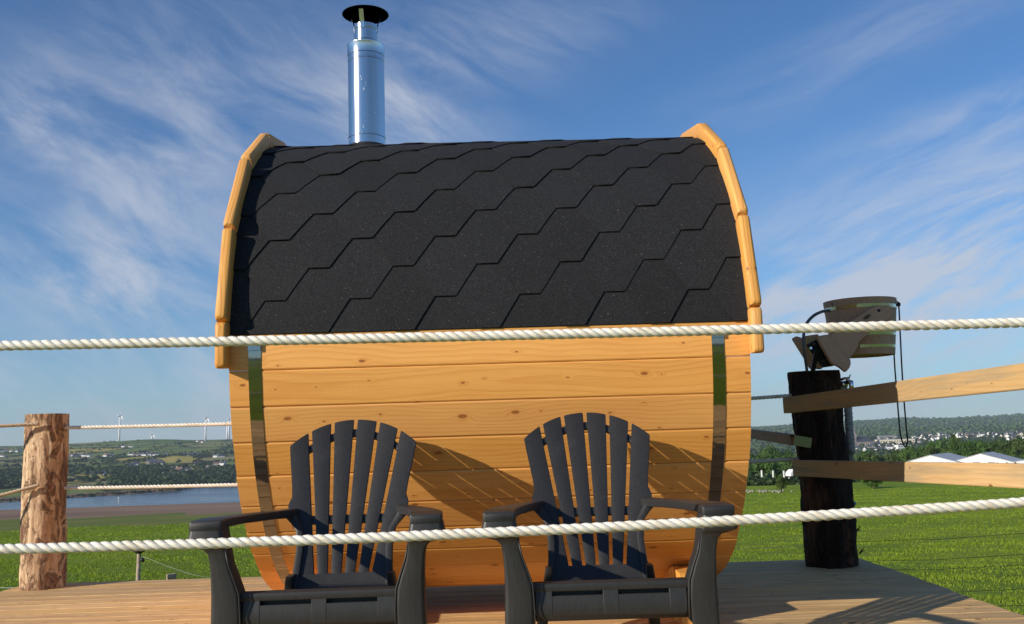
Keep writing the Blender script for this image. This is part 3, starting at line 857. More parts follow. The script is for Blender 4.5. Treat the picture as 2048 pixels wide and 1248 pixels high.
# loose bark slivers
for root, spots in ((lpost, [(.128, -.01, .74, .04)]), (rpost, [(.152, -.03, .55, .04), (-.178, -.02, .60, .04), (.158, -.05, .42, .04)])):
    for x, y, z, h in spots:
        m = MB(); sx = 1 if x > 0 else -1
        m.tube([(x - .012 * sx, y, z), (x + .005 * sx, y - .004, z + h * .5), (x + .022 * sx, y - .006, z + h)], [.006, .005, .001], 5)
        m.tube([(x + .0 * sx, y, z + h * .3), (x + .026 * sx, y - .004, z + h * .2)], [.004, .001], 5)
        m.build('bark_sliver', M['log_dark'], root)

# ------------------------------------------------------------------ ropes
def rope(name, pts, dia, pitch, mat, label, group=None, seg=14, cat='rope', nr_=8):
    """three-strand laid rope along a polyline curve"""
    pts = [Vector(p) for p in pts]
    # resample by length
    cum = [0]
    for a, b in zip(pts, pts[1:]): cum.append(cum[-1] + (b - a).length)
    Lt = cum[-1]; nseg = max(4, int(Lt / pitch * seg)); P = []
    j = 0
    for i in range(nseg + 1):
        s = Lt * i / nseg
        while j < len(cum) - 2 and cum[j + 1] < s: j += 1
        t = (s - cum[j]) / (cum[j + 1] - cum[j]); P.append(pts[j].lerp(pts[j + 1], t))
    m = MB(); rs_ = dia * .27; ro = dia * .235
    for k in range(3):
        c = []; up = None; secs = []
        frames = []
        for i, p in enumerate(P):
            jr = 1 + .05 * noise.noise(p * 9.0 + Vector((k, 0, 0))) + .03 * noise.noise(p * 40.0 + Vector((k, 3, 0)))
            tg = (P[min(i + 1, nseg)] - P[max(i - 1, 0)]).normalized()
            up0 = Vector((0, 0, 1)) if abs(tg.z) < .8 else Vector((0, 1, 0))
            a = tg.cross(up0).normalized(); b = a.cross(tg).normalized()
            ang = -2 * math.pi * (i / nseg * Lt / pitch + k / 3) + .35 * noise.noise(p * 2.2)
            o_ = a * math.cos(ang) + b * math.sin(ang)
            cc = p + o_ * ro
            # strand cross-section, slightly flattened, tilted with the lay
            tz = -a * math.sin(ang) + b * math.cos(ang)
            dirn = (tg * pitch - tz * (2 * math.pi * ro)).normalized()
            e2 = dirn.cross(o_).normalized()
            secs.append([cc + o_ * (jr * rs_ * math.cos(2 * math.pi * q_ / nr_)) + e2 * (rs_ * 1.06 * math.sin(2 * math.pi * q_ / nr_)) for q_ in range(nr_)])
        m.loft(secs)
    o = m.build(name, mat, None, True, fix=True)
    return tag(o, label, cat, group)
xs = np.linspace(-3.05, 2.10, 40)
def ropez(a, b, c): return [(x, 2.45, HC + a + b * x + c * x * x) for x in xs]
rope('rope', ropez(.2515, -.0085, .0018), .0268, .0745, M['rope'], 'upper thick white rope across the front, passing over the sauna wall', 'ropes strung between the log posts')
rope('rope', ropez(-.2335, .0145, .0090), .0268, .0790, M['rope'], 'lower thick white rope across the front, passing over the chair armrests', 'ropes strung between the log posts')
A0 = at(137, 855, 6.42); A1 = at(460, 848, 6.45); A2 = at(1585, 791, 6.33)
B0 = at(137, 976, 6.42); B1 = at(472, 969, 6.45); B2 = at(1602, 917, 6.33)
def sag(a, b, s, n=24): return [a.lerp(b, i / n) + Vector((0, 0, -s * 4 * (i / n) * (1 - i / n))) for i in range(n + 1)]
def thru(a, b, c):     # curve through three points by x
    n = 40; out = []
    for i in range(n + 1):
        x = a.x + (c.x - a.x) * i / n; y = a.y + (c.y - a.y) * i / n
        l0 = (x - b.x) * (x - c.x) / ((a.x - b.x) * (a.x - c.x)); l1 = (x - a.x) * (x - c.x) / ((b.x - a.x) * (b.x - c.x)); l2 = (x - a.x) * (x - b.x) / ((c.x - a.x) * (c.x - b.x))
        out.append((x, y, a.z * l0 + b.z * l1 + c.z * l2))
    return out
rope('rope', thru(A0 - Vector((.05, 0, 0)), A1, A2), .026, .076, M['rope'], 'upper white rope along the back edge between the left log post and the sauna', 'ropes strung between the log posts', 12, nr_=6)
rope('rope', thru(B0 - Vector((.05, 0, 0)), B1, B2), .026, .076, M['rope'], 'lower white rope along the back edge crossing in front of the river', 'ropes strung between the log posts', 12, nr_=6)
pk = at(78, 848, 6.27); pk2 = at(78, 970, 6.27)
rope('rope', sag(pk, Vector((-6.1, 5.45, 1.06)), .03), .024, .07, M['rope_tan'], 'upper tan rope running left out of the picture from the pale log post', 'ropes strung between the log posts', 12, nr_=6)
rope('rope', sag(pk2, Vector((-6.1, 5.45, .12)), .07), .024, .07, M['rope_tan'], 'lower tan rope sloping down to the left from the pale log post', 'ropes strung between the log posts', 12, nr_=6)

# ------------------------------------------------------------------ rails of the right side
def board(name, a, b, h, t, mat, up=(0, 0, 1), parent=None, bv=.003):
    mm, L_ = beam_matrix(a, b, up)
    m = MB(); m.loft([[Vector((x, yy, zz)) for yy, zz in ((-t / 2, -h / 2), (t / 2, -h / 2), (t / 2, h / 2), (-t / 2, h / 2))] for x in (-L_ / 2, L_ / 2)])
    # grain runs on local x, width must be local y: rotate frame so board width = y
    m.v = [(v[0], v[2], v[1]) for v in m.v]
    mm = mm @ Matrix(((1, 0, 0, 0), (0, 0, 1, 0), (0, 1, 0, 0), (0, 0, 0, 1)))
    o = m.build(name, mat, parent, mw=mm) if parent else m.build(name, mat, None, mw=mm)
    return bevel(o, bv, 2)
def rail(p0, Y0, p1, Y1, ext, h, label):
    a = at(*p0, Y0); b = at(*p1, Y1); b2 = b + (b - a) * ext
    o = board('rail_board', a, b2, h, .045, M['railw']); tag(o, label, 'rail', 'wooden rails on the right side of the deck'); return o
rail((1573, 811), 5.98, (2048, 753), 3.62, .36, .095, 'upper pale wooden rail rising to the right from the dark log post')
rail((1592, 936), 6.05, (2048, 951.5), 3.85, .5, .094, 'lower pale wooden rail crossing in front of the white barns')
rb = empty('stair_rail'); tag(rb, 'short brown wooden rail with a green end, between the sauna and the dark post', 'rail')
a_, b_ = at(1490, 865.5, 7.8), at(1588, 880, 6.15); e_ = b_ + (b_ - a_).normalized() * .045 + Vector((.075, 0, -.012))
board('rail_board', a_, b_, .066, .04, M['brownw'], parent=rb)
board('treated_end_block', b_ + Vector((-.004, 0, 0)), b_ + Vector((.100, -.012, -.022)), .063, .05, M['treated'], parent=rb)

# ------------------------------------------------------------------ resin garden chairs
def strip(outline_fn, nz, nx, thick, z0, z1):
    pass
def ypl(z):      # depth of the reclined back at height z (0 = front of arms)
    return .53 + (z - .36) * .70
def hw_out(z): return float(np.interp(z, [.30, .36, .42, .50, .56, .59, .61, .635, .66, .70, .80, .90, .96], [.190, .185, .178, .177,   .184, .198, .224, .230, .219, .224, .243, .260, .272]))
def ztop(x): return .956 - .098 * (x / .272) ** 2
def make_chair(label):
    root = tag(empty('garden_chair'), label, 'chair', 'charcoal garden chairs facing the viewer on the deck')
    P = M['plastic']
    SB = .392   # bottom of the slots
    for i in range(6):
        k = i - 2.5
        def inner(z):
            t = (z - SB) / (.95 - SB); return k * (.049 + (.0935 - .049) * t), .0180 + (.0392 - .0180) * t
        nzz, nxx = 34 if i in (0, 5) else 14, 6
        grid = []
        for a in range(nxx + 1):
            u = -1 + 2 * a / nxx; col = []
            cx1, hw1 = inner(.95); xt = cx1 + u * hw1; zt = ztop(xt)
            for b in range(nzz + 1):
                z = SB - .012 + (zt - SB + .012) * b / nzz
                c_, h_ = inner(z); lo, hi = c_ - h_, c_ + h_
                if i == 0: lo = -hw_out(z)
                if i == 5: hi = hw_out(z)
                if i in (0, 5) and z > .86:
                    pass
                x = lo + (hi - lo) * (u + 1) / 2
                bow = .06 * (x * x) / .256 - .0
                col.append((x, ypl(z) - bow - .0035 * (1 - u * u), z))
            grid.append(col)
        bm = bmesh.new(); F = [[bm.verts.new(p) for p in col] for col in grid]
        for a in range(nxx):
            for b in range(nzz): bm.faces.new((F[a][b], F[a + 1][b], F[a + 1][b + 1], F[a][b + 1]))
        ext = bmesh.ops.extrude_face_region(bm, geom=bm.faces[:])
        for v in [g for g in ext['geom'] if isinstance(g, bmesh.types.BMVert)]: v.co.y += .014
        bmesh.ops.recalc_face_normals(bm, faces=bm.faces)
        me = bpy.data.meshes.new('slat'); bm.to_mesh(me); bm.free(); me.materials.append(P)
        o = link('slat', me, root); bevel(o, .0022, 2, 50)
    # cross bars behind the slats
    def bar(zf, h, x1, name):
        secs = []
        for q_ in range(17):
            x = -x1 + 2 * x1 * q_ / 16; z = zf(x); y = ypl(z) - .06 * x * x / .256 + .020
            secs.append(rrect((x, y, z), (0, .5, .86), (0, .86, -.5), h, .0085, .4, 2))
        m = MB(); m.loft(secs); autosmooth(m.build(name, P, root), 40)
    bar(lambda x: .900 - .078 * (x / .2) ** 2, .0165, .222, 'upper_crossbar')
    bar(lambda x: .575, .0165, .185, 'lower_crossbar')
    # lower back panel flowing down to the seat
    secs = []
    for z, y in ((.396, ypl(.396) - .0045), (.382, ypl(.382) - .005), (.362, ypl(.362) - .006), (.345, .507), (.332, .485)):
        hw = hw_out(z); row = []
        for q_ in range(11):
            x = -hw + 2 * hw * q_ / 10; row.append(Vector((x, y - .06 * x * x / .256, z)))
        secs.append(row)
    vs = [p for s_ in secs for p in s_]; fs = [(r * 11 + c, r * 11 + c + 1, (r + 1) * 11 + c + 1, (r + 1) * 11 + c) for r in range(4) for c in range(10)]
    bm = bmesh.new(); vv = [bm.verts.new(v) for v in vs]
    for f in fs: bm.faces.new([vv[i] for i in f])
    ext = bmesh.ops.extrude_face_region(bm, geom=bm.faces[:])
    for v in [g for g in ext['geom'] if isinstance(g, bmesh.types.BMVert)]: v.co.y += .014; v.co.z -= .006
    bmesh.ops.recalc_face_normals(bm, faces=bm.faces)
    me = bpy.data.meshes.new('lower_back_panel'); bm.to_mesh(me); bm.free(); me.materials.append(P); autosmooth(link('lower_back_panel', me, root), 40)
    # seat, sloping back and down
    m = MB(); secs = []
    for y, z, hw in ((.050, .402, .240), (.065, .410, .243), (.09, .410, .243), (.20, .392, .235), (.35, .362, .215), (.47, .338, .195), (.53, .334, .185)):
        secs.append(rrect((0, y, z - .009), (1, 0, 0), (0, 0, 1), hw, .009, .6, 2))
    m.loft(secs); autosmooth(m.build('seat', P, root), 40)
    # front apron: rim, slots, bellied panel
    ap = MB()
    secs = []
    for z, y, hw, th in ((.371, .042, .236, .008), (.358, .040, .236, .008), (.335, .036, .236, .008), (.312, .040, .236, .008), (.300, .047, .236, .008), (.293, .056, .236, .007)):
        secs.append(rrect((0, y + th, z), (1, 0, 0), (0, 1, 0), hw, th, .5, 1))
    ap.loft(secs); o = ap.build('front_apron', P, root); autosmooth(o, 35)
    for x0, x1 in ((-.236, -.182), (-.024, .024), (.182, .236)):
        m = MB(); m.loft([rrect(((x0 + x1) / 2, y + .009, z), (1, 0, 0), (0, 1, 0), (x1 - x0) / 2, .009, .2, 1) for z, y in ((.392, .0455), (.371, .0412), (.358, .0384), (.335, .0348), (.314, .0388))])
        autosmooth(m.build('apron_rib', P, o), 35)
    m = MB(); m.box((0, .074, .375), (.46, .006, .06)); m.build('apron_backing', P, root)
    m = MB(); m.loft([rrect((x, .052, .3965), (0, 1, 0), (0, 0, 1), .010, .0125, .5, 2) for x in (-.243, .243)])
    autosmooth(m.build('seat_front_rim', P, root), 40)
    for s in (-1, 1):
        # armrest
        secs = []
        for y, c_, hw, z, th in ((-.006, .340, .045, .620, .011), (-.003, .340, .049, .622, .014), (.004, .340, .0505, .623, .015), (.10, .337, .051, .625, .014), (.22, .322, .049, .622, .013), (.36, .298, .044, .617, .014), (.50, .270, .036, .612, .014), (.59, .246, .032, .608, .015), (.64, .230, .030, .606, .016), (.675, .215, .028, .605, .017), (.692, .205, .022, .605, .017)):
            secs.append(rrect((s * c_, y, z), (1, 0, 0), (0, 0, 1), hw, th, .38, 3))
        m = MB(); m.loft(secs); o = m.build('armrest', P, root); autosmooth(o, 40)
        # arm bracket merging into the outer slat, below the arm
        m = MB(); secs = []
        for z, c_, hw, y in ((.606, .222, .026, .672), (.592, .208, .022, .668), (.572, .192, .018, .662), (.545, .172, .014, .648), (.48, .164, .013, .606), (.42, .166, .013, .566), (.35, .172, .014, .518)):
            secs.append(rrect((s * c_, y, z), (1, 0, 0), (0, 1, 0), hw, .018, .5, 2))
        m.loft(secs); autosmooth(m.build('arm_bracket', P, root), 40)
        # front leg with the flared head under the arm
        m = MB(); secs = []
        for z, xi, xo, y0, y1 in ((.612, .290, .3905, -.004, .10), (.590, .286, .395, -.007, .10), (.570, .282, .399, -.009, .10), (.563, .281, .396, -.008, .10), (.556, .281, .375, .000, .10), (.549, .280, .350, .006, .10), (.535, .279, .337, .009, .10), (.50, .274, .331, .012, .105), (.45, .256, .329, .014, .112), (.41, .243, .329, .018, .118), (.36, .238, .330, .020, .118), (.29, .240, .332, .024, .112), (.26, .262, .333, .026, .108), (.23, .276, .334, .028, .104), (.12, .284, .337, .034, .098), (.0, .290, .340, .040, .092)):
            secs.append(rrect((s * (xi + xo) / 2, (y0 + y1) / 2, z), (s, 0, 0), (0, 1, 0), (xo - xi) / 2, (y1 - y0) / 2, .28, 3))
        m.loft(secs); autosmooth(m.build('front_leg', P, root), 50)
        # raised inner lip of the leg
        m = MB(); m.tube([(s * x, y, z) for z, x, y in ((.55, .283, .012), (.50, .273, .014), (.45, .255, .016), (.41, .242, .020), (.33, .238, .022), (.29, .240, .026))], .0030, 6)
        m.build('leg_lip', P, root, True)
        # rear leg
        m = MB(); secs = []
        for z, x, y, hw, hd in ((.40, .178, .50, .012, .035), (.34, .185, .52, .015, .040), (.26, .196, .58, .018, .034), (.14, .212, .68, .020, .028), (.0, .226, .79, .020, .024)):
            secs.append(rrect((s * x, y, z), (1, 0, 0), (0, 1, 0), hw, hd, .3, 2))
        m.loft(secs); autosmooth(m.build('rear_leg', P, root), 50)
        m = MB(); m.loft([rrect((s * x, y, z), (1, 0, 0), (0, 0, 1), .008, hh_, .3, 1) for y, x, z, hh_ in ((.09, .236, .35, .05), (.25, .222, .335, .038), (.42, .20, .315, .030), (.55, .188, .30, .030))])
        m.build('seat_side', P, root)
    return root
chair1 = make_chair('charcoal slatted resin garden chair on the left, in front of the left steel band')
chair1.location = (-.628, 3.085, 0); chair1.rotation_euler = (0, 0, R_(1.6))
chair2 = copy_tree(chair1); chair2['label'] = 'charcoal slatted resin garden chair on the right, beside the right steel band'
chair2.location = (.280, 3.085, 0); chair2.rotation_euler = (0, 0, R_(-.3))

# ------------------------------------------------------------------ bucket shower on the dark post
YS = 6.12
bk = tag(empty('shower_bucket', at(1727, 712, YS + .2)), 'wooden stave shower bucket with steel hoops hanging above the dark log post', 'bucket')
bl = bk.location.copy()
ztp = at(1727, 602, YS + .2).z - bl.z
NST = 20
M['hoop'] = steel('hoop_steel', (.62, .62, .60), .16)
def bucket_r(z): return .193 + (.228 - .193) * z / ztp
for i in range(NST):
    a0, a1 = 2 * math.pi * (i + .004) / NST, 2 * math.pi * (i + .996) / NST
    secs = []
    for z in (0.0, ztp):
        r = bucket_r(z); sec = []
        for (aa, rr) in ((a0, r - .018), (a1, r - .018), (a1, r - .001), (a0 + (a1 - a0) * .66, r), (a0 + (a1 - a0) * .33, r), (a0, r - .001)):
            sec.append(Vector((rr * math.cos(aa), rr * math.sin(aa), z)))
        secs.append(sec)
    # keep the grain along local x: rotate mesh frame
    R90 = Matrix.Rotation(R_(90), 4, 'Y')
    m = MB(); m.loft(secs); m.v = [tuple(R90.inverted() @ Vector(v)) for v in m.v]
    m.build('stave', M['bucketw'], bk, mw=R90)
for z, hgt in ((ztp * .85, .022), (ztp * .36, .020), (ztp * .14, .020)):
    lathe([(bucket_r(z - hgt / 2) + .0008, z - hgt / 2), (bucket_r(z - hgt / 2) + .0025, z - hgt / 2), (bucket_r(z + hgt / 2) + .0025, z + hgt / 2), (bucket_r(z + hgt / 2) + .0008, z + hgt / 2)], 60).build('steel_hoop', M['hoop'], bk, False)
lathe([(.0, .010), (.178, .010), (.178, .022), (0.0, .022)], 32).build('bucket_base', M['bucketw'], bk)
def slab(name, pix, Y, th, mat, parent, dY=None, bv=.003):
    """a board standing where its outline is seen, with real thickness away from the viewer"""
    base = parent.matrix_world.inverted() if parent else Matrix.Identity(4)
    front = [at(p[0], p[1], Y if dY is None else Y + dY[i]) for i, p in enumerate(pix)]
    o0 = parent.location if parent else Vector((0, 0, 0))
    a, b = Vector(front[0]), Vector(front[1])
    nrm = Vector((0, 0, 0))
    for i in range(len(front)):
        p_, q_ = front[i], front[(i + 1) % len(front)]
        nrm += p_.cross(q_)
    nrm.normalize()
    if nrm.y < 0: nrm = -nrm
    # grain along the longest edge
    k = max(range(len(front)), key=lambda i: (front[(i + 1) % len(front)] - front[i]).length)
    x = (front[(k + 1) % len(front)] - front[k]).normalized(); z = nrm; y = z.cross(x)
    c = sum(front, Vector()) / len(front)
    mm = Matrix((x, y, z)).transposed().to_4x4(); mm.translation = c - o0
    inv_ = mm.inverted()
    f2 = [inv_ @ (p - o0) for p in front]; bk2 = [inv_ @ (p + nrm * th - o0) for p in front]
    m = MB(); m.loft([f2, bk2]); o = m.build(name, mat, parent, mw=mm)
    return bevel(o, bv, 2)
slab('pivot_arm', [(1752, 610), (1780, 611), (1788, 622), (1783, 632), (1735, 668), (1716, 686), (1719, 690), (1700, 716), (1690, 727), (1664, 690), (1662, 670)], YS - .055, .032, M['bucketw'], bk)
c = at(1758, 621, YS - .058) - bl
m = MB(); m.tube([c, c + Vector((0, .02, 0))], .0095, 16); m.build('pivot_bolt', M['black'], bk)
# bracket boards
br = tag(empty('shower_bracket', at(1650, 735, 6.25)), 'angled wooden bracket with a black steel plate fixed on top of the dark log post', 'bracket')
slab('side_board', [(1634, 672), (1661, 668), (1701, 719), (1702, 728), (1699, 736), (1692, 744), (1680, 734), (1664, 727), (1645, 694)], YS - .07, .040, M['bucketw'], br)
slab('side_board', [(1586, 677), (1593, 672), (1609, 677), (1620, 700), (1646, 733), (1644, 738), (1622, 737), (1608, 712)], YS + .18, .040, M['bucketw'], br)
slab('cross_board', [(1609, 672), (1636, 668), (1650, 694), (1668, 732), (1640, 736), (1620, 702)], YS + .06, .03, M['railw'], br)
slab('steel_plate', [(1613, 690), (1637, 677), (1671, 729), (1646, 735)], YS + .035, .012, M['blackmetal'], br, bv=.0015)
for p in ((1628, 688), (1622, 696), (1655, 718), (1647, 722)):
    c = at(p[0], p[1], YS + .02) - br.location
    m = MB(); m.tube([c, c + Vector((0, .02, 0))], .008, 6); m.build('bolt', M['chrome'], br)
m = MB(); a0 = at(1634, 698, YS + .0) - br.location; a1 = at(1625, 745, YS + .06) - br.location
mm, L_ = beam_matrix(a0, a1, (0, -1, 0)); m.box((0, 0, 0), (L_, .028, .012)); m.build('strut', M['blackmetal'], br, mw=mm)
# hose
def spline(P, n=12):
    P = [Vector(p) for p in P]; out = []
    for i in range(len(P) - 1):
        p0, p1, p2, p3 = P[max(i - 1, 0)], P[i], P[i + 1], P[min(i + 2, len(P) - 1)]
        for k in range(n):
            t = k / n
            out.append(.5 * ((2 * p1) + (-p0 + p2) * t + (2 * p0 - 5 * p1 + 4 * p2 - p3) * t * t + (-p0 + 3 * p1 - 3 * p2 + p3) * t ** 3))
    out.append(P[-1]); return out
hp = [at(x, y, YS + dy_) for x, y, dy_ in ((1660, 621, .06), (1645, 623, .05), (1628, 631, .03), (1614, 646, .02), (1608, 665, .0), (1607, 690, -.02), (1611, 720, .0), (1614, 742, .05))]
m = MB(); m.tube(spline(hp), .0098, 10); tag(m.build('water_hose', M['hose'], None, True), 'grey water hose curving from the bucket down to the dark post', 'hose')
# pull cord
cp = [at(x, y, YS + .12) for x, y in ((1788, 601), (1796, 605), (1798, 618), (1801, 680), (1804, 740), (1808, 800), (1813, 860), (1815, 880), (1812, 893), (1807, 889), (1801, 870), (1797, 830), (1794, 790), (1790, 740), (1788, 708))]
m = MB(); m.tube(spline(cp, 8), .0048, 6); co = m.build('pull_cord', M['cord'], None, True)
tag(co, 'long dark pull cord looping down from the rim of the wooden bucket', 'cord')
m = MB(); kc = at(1797, 609, YS + .12); m.tube([kc + Vector((0, 0, -.014)), kc + Vector((0, 0, -.006)), kc + Vector((0, 0, .008)), kc + Vector((0, 0, .016))], [.006, .014, .014, .005], 8); m.build('knot', M['cord'], co, True)
# tap
tp = tag(empty('tap', at(1668, 765, 6.3)), 'chrome tap on the right side of the dark log post above the rail', 'tap'); tl = tp.location
def pt(x, y, Y): return at(x, y, Y) - tl
m = MB(); m.tube([pt(1664, 765, 6.3), pt(1684, 768, 6.26), pt(1694, 768, 6.24)], [.019, .019, .023], 14); m.build('tap_body', M['chrome'], tp, True)
m = MB(); m.tube([pt(1690, 768, 6.24), pt(1696, 763, 6.22), pt(1702, 765, 6.20), pt(1703, 772, 6.20), pt(1702, 780, 6.20)], [.013, .017, .018, .015, .013], 12); m.build('spout', M['chrome'], tp, True)
m = MB(); m.tube([pt(1680, 760, 6.24), pt(1688, 757, 6.23), pt(1698, 756, 6.21), pt(1701, 749, 6.20)], [.008, .009, .008, .004], 8); m.build('lever', M['chrome'], tp, True)
# coiled rope hanging behind the post
hr = [at(x, y, 6.30) for x, y in ((1674, 772), (1688, 780), (1694, 800), (1697, 830), (1699, 860), (1702, 890), (1703, 905))]
rope('rope', spline(hr, 6), .055, .085, M['rope_grey'], 'thick grey rope end hanging down the right side of the dark log post', 'ropes strung between the log posts', 12, nr_=8)
fr = empty('frayed_rope_tail', at(1697, 905, 6.42)); tag(fr, 'frayed pale rope tail beside the dark log post above the lower rail', 'rope end')
m = MB()
for i in range(26):
    p = Vector((rnd.uniform(-.02, .02), rnd.uniform(-.015, .015), .03)); pts = [p]
    for k in range(4): p = p + Vector((rnd.uniform(-.014, .016), rnd.uniform(-.008, .008), -.026)); pts.append(p)
    m.tube(pts, .0026, 4)
m.build('strands', M['rope_grey'], fr, True)
# small insulator on the side of the post
m = MB(); c = at(1707, 1007, 6.3); m.tube([c + Vector((-.03, 0, 0)), c + Vector((.0, 0, 0)), c + Vector((.012, 0, 0))], [.006, .014, .012], 8)
tag(m.build('insulator', simple('blue_plastic', (.10, .22, .30), .5), None, True), 'tiny blue fence insulator on the right side of the dark post under the lower rail', 'insulator')

# ------------------------------------------------------------------ wire fence in the field
wf = tag(empty('wire_fence', (0, 0, 0)), 'thin dark wire mesh stock fence in the grass beyond the right edge of the deck', 'fence')
def fz(x): return .010 * x
def wy(px_): return 8.6
ends = []
for (ya, yb) in ((1091, 1068), (1130, 1110), (1147, 1131), (1193, 1179), (1222, 1212)):
    a = at(1600, ya, 8.9); b = at(2048, yb, 8.3); a2 = a + (a - b) * 1.4; b2 = b + (b - a) * 1.2
    m = MB(); m.tube([a2.lerp(b2, i / 16) + Vector((0, 0, .008 * math.sin(i * 1.9))) for i in range(17)], .0022, 5); m.build('wire', M['wire'], wf, True)
A_ = (at(1600, 1147, 8.9), at(1600, 1222, 8.9)); B_ = (at(2048, 1131, 8.3), at(2048, 1212, 8.3))
for k in range(-9, 9):
    t = (1858 - 1600) / 448 + k * (73 / 448)
    p0 = A_[0].lerp(B_[0], t); p1 = A_[1].lerp(B_[1], t); p1 = p1 + (p1 - p0) * .5; p1.z = max(p1.z, gz(p1.x, p1.y) - .02)
    m = MB(); m.tube([p0, (p0 + p1) / 2 + Vector((.006, 0, 0)), p1], .0019, 5); m.build('wire', M['wire'], wf, True)
for X in (-.9, 1.2, 6.6):
    pass
for px0 in (1240, 2440):
    t = (px0 - 1600) / 448; p = at(1600, 1091, 8.9).lerp(at(2048, 1068, 8.3), t); g = gz(p.x, p.y)
    m = MB(); m.tube([(p.x, p.y, g - .3), (p.x, p.y, p.z + .05)], [.05, .046], 12); m.build('fence_post', M['stake'], wf, True)
sk = tag(empty('electric_fence_stake', at(276, 1160, 9.4)), 'slim grey wooden stake with a black insulator cap standing in the grass on the left', 'stake')
g0 = gz(sk.location.x, 9.4); sk.location.z = g0
zt = at(278, 1104, 9.4).z - g0
m = MB(); m.tube([(0, 0, -.2), (-.004, 0, zt * .5), (.006, 0, zt)], [.022, .020, .018], 10); m.build('stick', M['stake'], sk, True)
m = MB(); m.tube([(.006, 0, zt - .012), (.006, 0, zt + .008), (.006, 0, zt + .03)], [.026, .058, .05], 14); m.build('insulator_cap', M['black'], sk, True)
m = MB(); m.tube([(.02, -.01, zt - .075), (.045, -.02, zt - .07), (.062, -.02, zt - .085)], [.010, .022, .012], 8); m.build('insulator_knob', M['black'], sk, True)
p = at(343, 1150, 9.6); g0 = gz(p.x, p.y)
m = MB(); m.tube([(p.x, p.y, g0 - .2), (p.x, p.y, at(343, 1148, 9.6).z)], [.050, .046], 14); o = m.build('post_stump', M['stake'], None); autosmooth(o, 40); tag(o, 'short round grey post stump just above the deck edge on the left', 'post')
tw = []
for x, y, Y in ((-400, 1178, 9.2), (-150, 1177, 9.25), (0, 1175.5, 9.3), (60, 1175.5, 9.35), (100, 1176, 9.38)): tw.append(at(x, y, Y))
m = MB(); m.tube(tw, .0028, 5); tag(m.build('fence_twine', M['wire_pale'], None, True), 'pale thin fence twine low in the grass at the far left edge', 'wire')
tw = [at(x, y, 9.4) for x, y in ((281, 1112), (300, 1118), (330, 1131), (380, 1148), (470, 1165))]
m = MB(); m.tube(tw, .0012, 5); tag(m.build('fence_twine', M['wire_pale'], None, True), 'pale thin fence twine drooping right from the slim stake', 'wire')

# ------------------------------------------------------------------ trees and shrubs on the right
def crown_mesh(name, seed, nleaf, mat, flat=.8, leaf=.055, lobes=12):
    r = np.random.RandomState(seed)
    lc = r.randn(lobes, 3); lc /= np.linalg.norm(lc, axis=1)[:, None]; lc *= r.uniform(.25, .62, (lobes, 1)); lc[:, 2] = lc[:, 2] * flat
    lr = r.uniform(.26, .46, lobes)
    # clumps over each lobe's skin
    ncl = 150
    li = r.randint(0, lobes, ncl); dv = r.randn(ncl, 3); dv /= np.linalg.norm(dv, axis=1)[:, None]; dv[:, 2] = np.abs(dv[:, 2]) * .9 - .25 * (r.rand(ncl) < .5)
    cc = lc[li] + dv * lr[li][:, None] * r.uniform(.8, 1.05, (ncl, 1))
    ci = r.randint(0, ncl, nleaf); off = r.randn(nleaf, 3) * .062
    P = cc[ci] + off; nrm = P - lc[li[ci]] + r.randn(nleaf, 3) * .12
    nrm /= np.linalg.norm(nrm, axis=1)[:, None]
    P[:, 2] = P[:, 2] * .9
    a = np.cross(nrm, r.randn(nleaf, 3)); a /= np.linalg.norm(a, axis=1)[:, None]; b = np.cross(nrm, a)
    s = leaf * r.uniform(.5, 1.1, (nleaf, 1))
    V = np.stack([P - a * s, P + b * s * .7, P + a * s, P - b * s * .7], 1).reshape(-1, 3)
    F = np.arange(nleaf * 4).reshape(-1, 4)
    V[:, 2] -= V[:, 2].min(); top = np.percentile(V[:, 2], 99.6); V /= top
    return np_mesh(name, V, F, mat)
crowns = [crown_mesh('crown', 20 + i, 3400, M['leaf'], (.75, .9, .65, .85)[i]) for i in range(4)]
tm = MB(); tm.tube([(0, 0, -.1), (.01, 0, .2), (.0, .01, .45), (.03, 0, .75)], [.045, .032, .024, .008], 7)
for k in range(6):
    a = k * 1.05; z = .22 + .07 * k
    tm.tube([(.005, 0, z), (.14 * math.cos(a), .14 * math.sin(a), z + .14), (.30 * math.cos(a), .30 * math.sin(a), z + .28)], [.018, .011, .003], 5)
trunk_me = bpy.data.meshes.new('trunk'); trunk_me.from_pydata(tm.v, [], tm.f); trunk_me.materials.append(M['trunk'])
def tree(x, y, h, wd, label, cat='tree', group=None, sink=.0):
    g = gz(x, y)
    t = tag(empty('broadleaf_tree' if cat == 'tree' else 'shrub', (x, y, g - sink), (0, 0, rnd.uniform(0, 6.28))), label, cat, group)
    k = link('trunk', trunk_me, t); k.scale = (h, h, h)
    cme = crowns[rnd.randrange(4)]
    c = link('crown', cme, t); z0 = .06 * h; c.location = (0, 0, z0); c.scale = (wd, wd, h - z0)
    return t
def tree_px(px, pytop, Y, wpx, label, cat='tree', group=None):
    d = ray(px, pytop); x = d.x * Y; top = d.z * Y + HC; g = gz(x, Y)
    h = max(1.5, top - g); wd = wpx / FPX * Y / 1.75 * math.sqrt(1 + d.x ** 2)
    return tree(x, Y, h, wd, label, cat, group)
ORD = ['leftmost', 'second', 'third', 'fourth', 'fifth', 'sixth', 'seventh', 'eighth', 'ninth', 'tenth', 'eleventh', 'twelfth', 'thirteenth', 'fourteenth', 'fifteenth', 'sixteenth']
def nth(i): return ORD[i] if i == 0 else (ORD[i] + ' from left' if i < len(ORD) else 'rightmost')
from collections import Counter
seen = Counter()
GW = 'trees of the dark wood below the town'
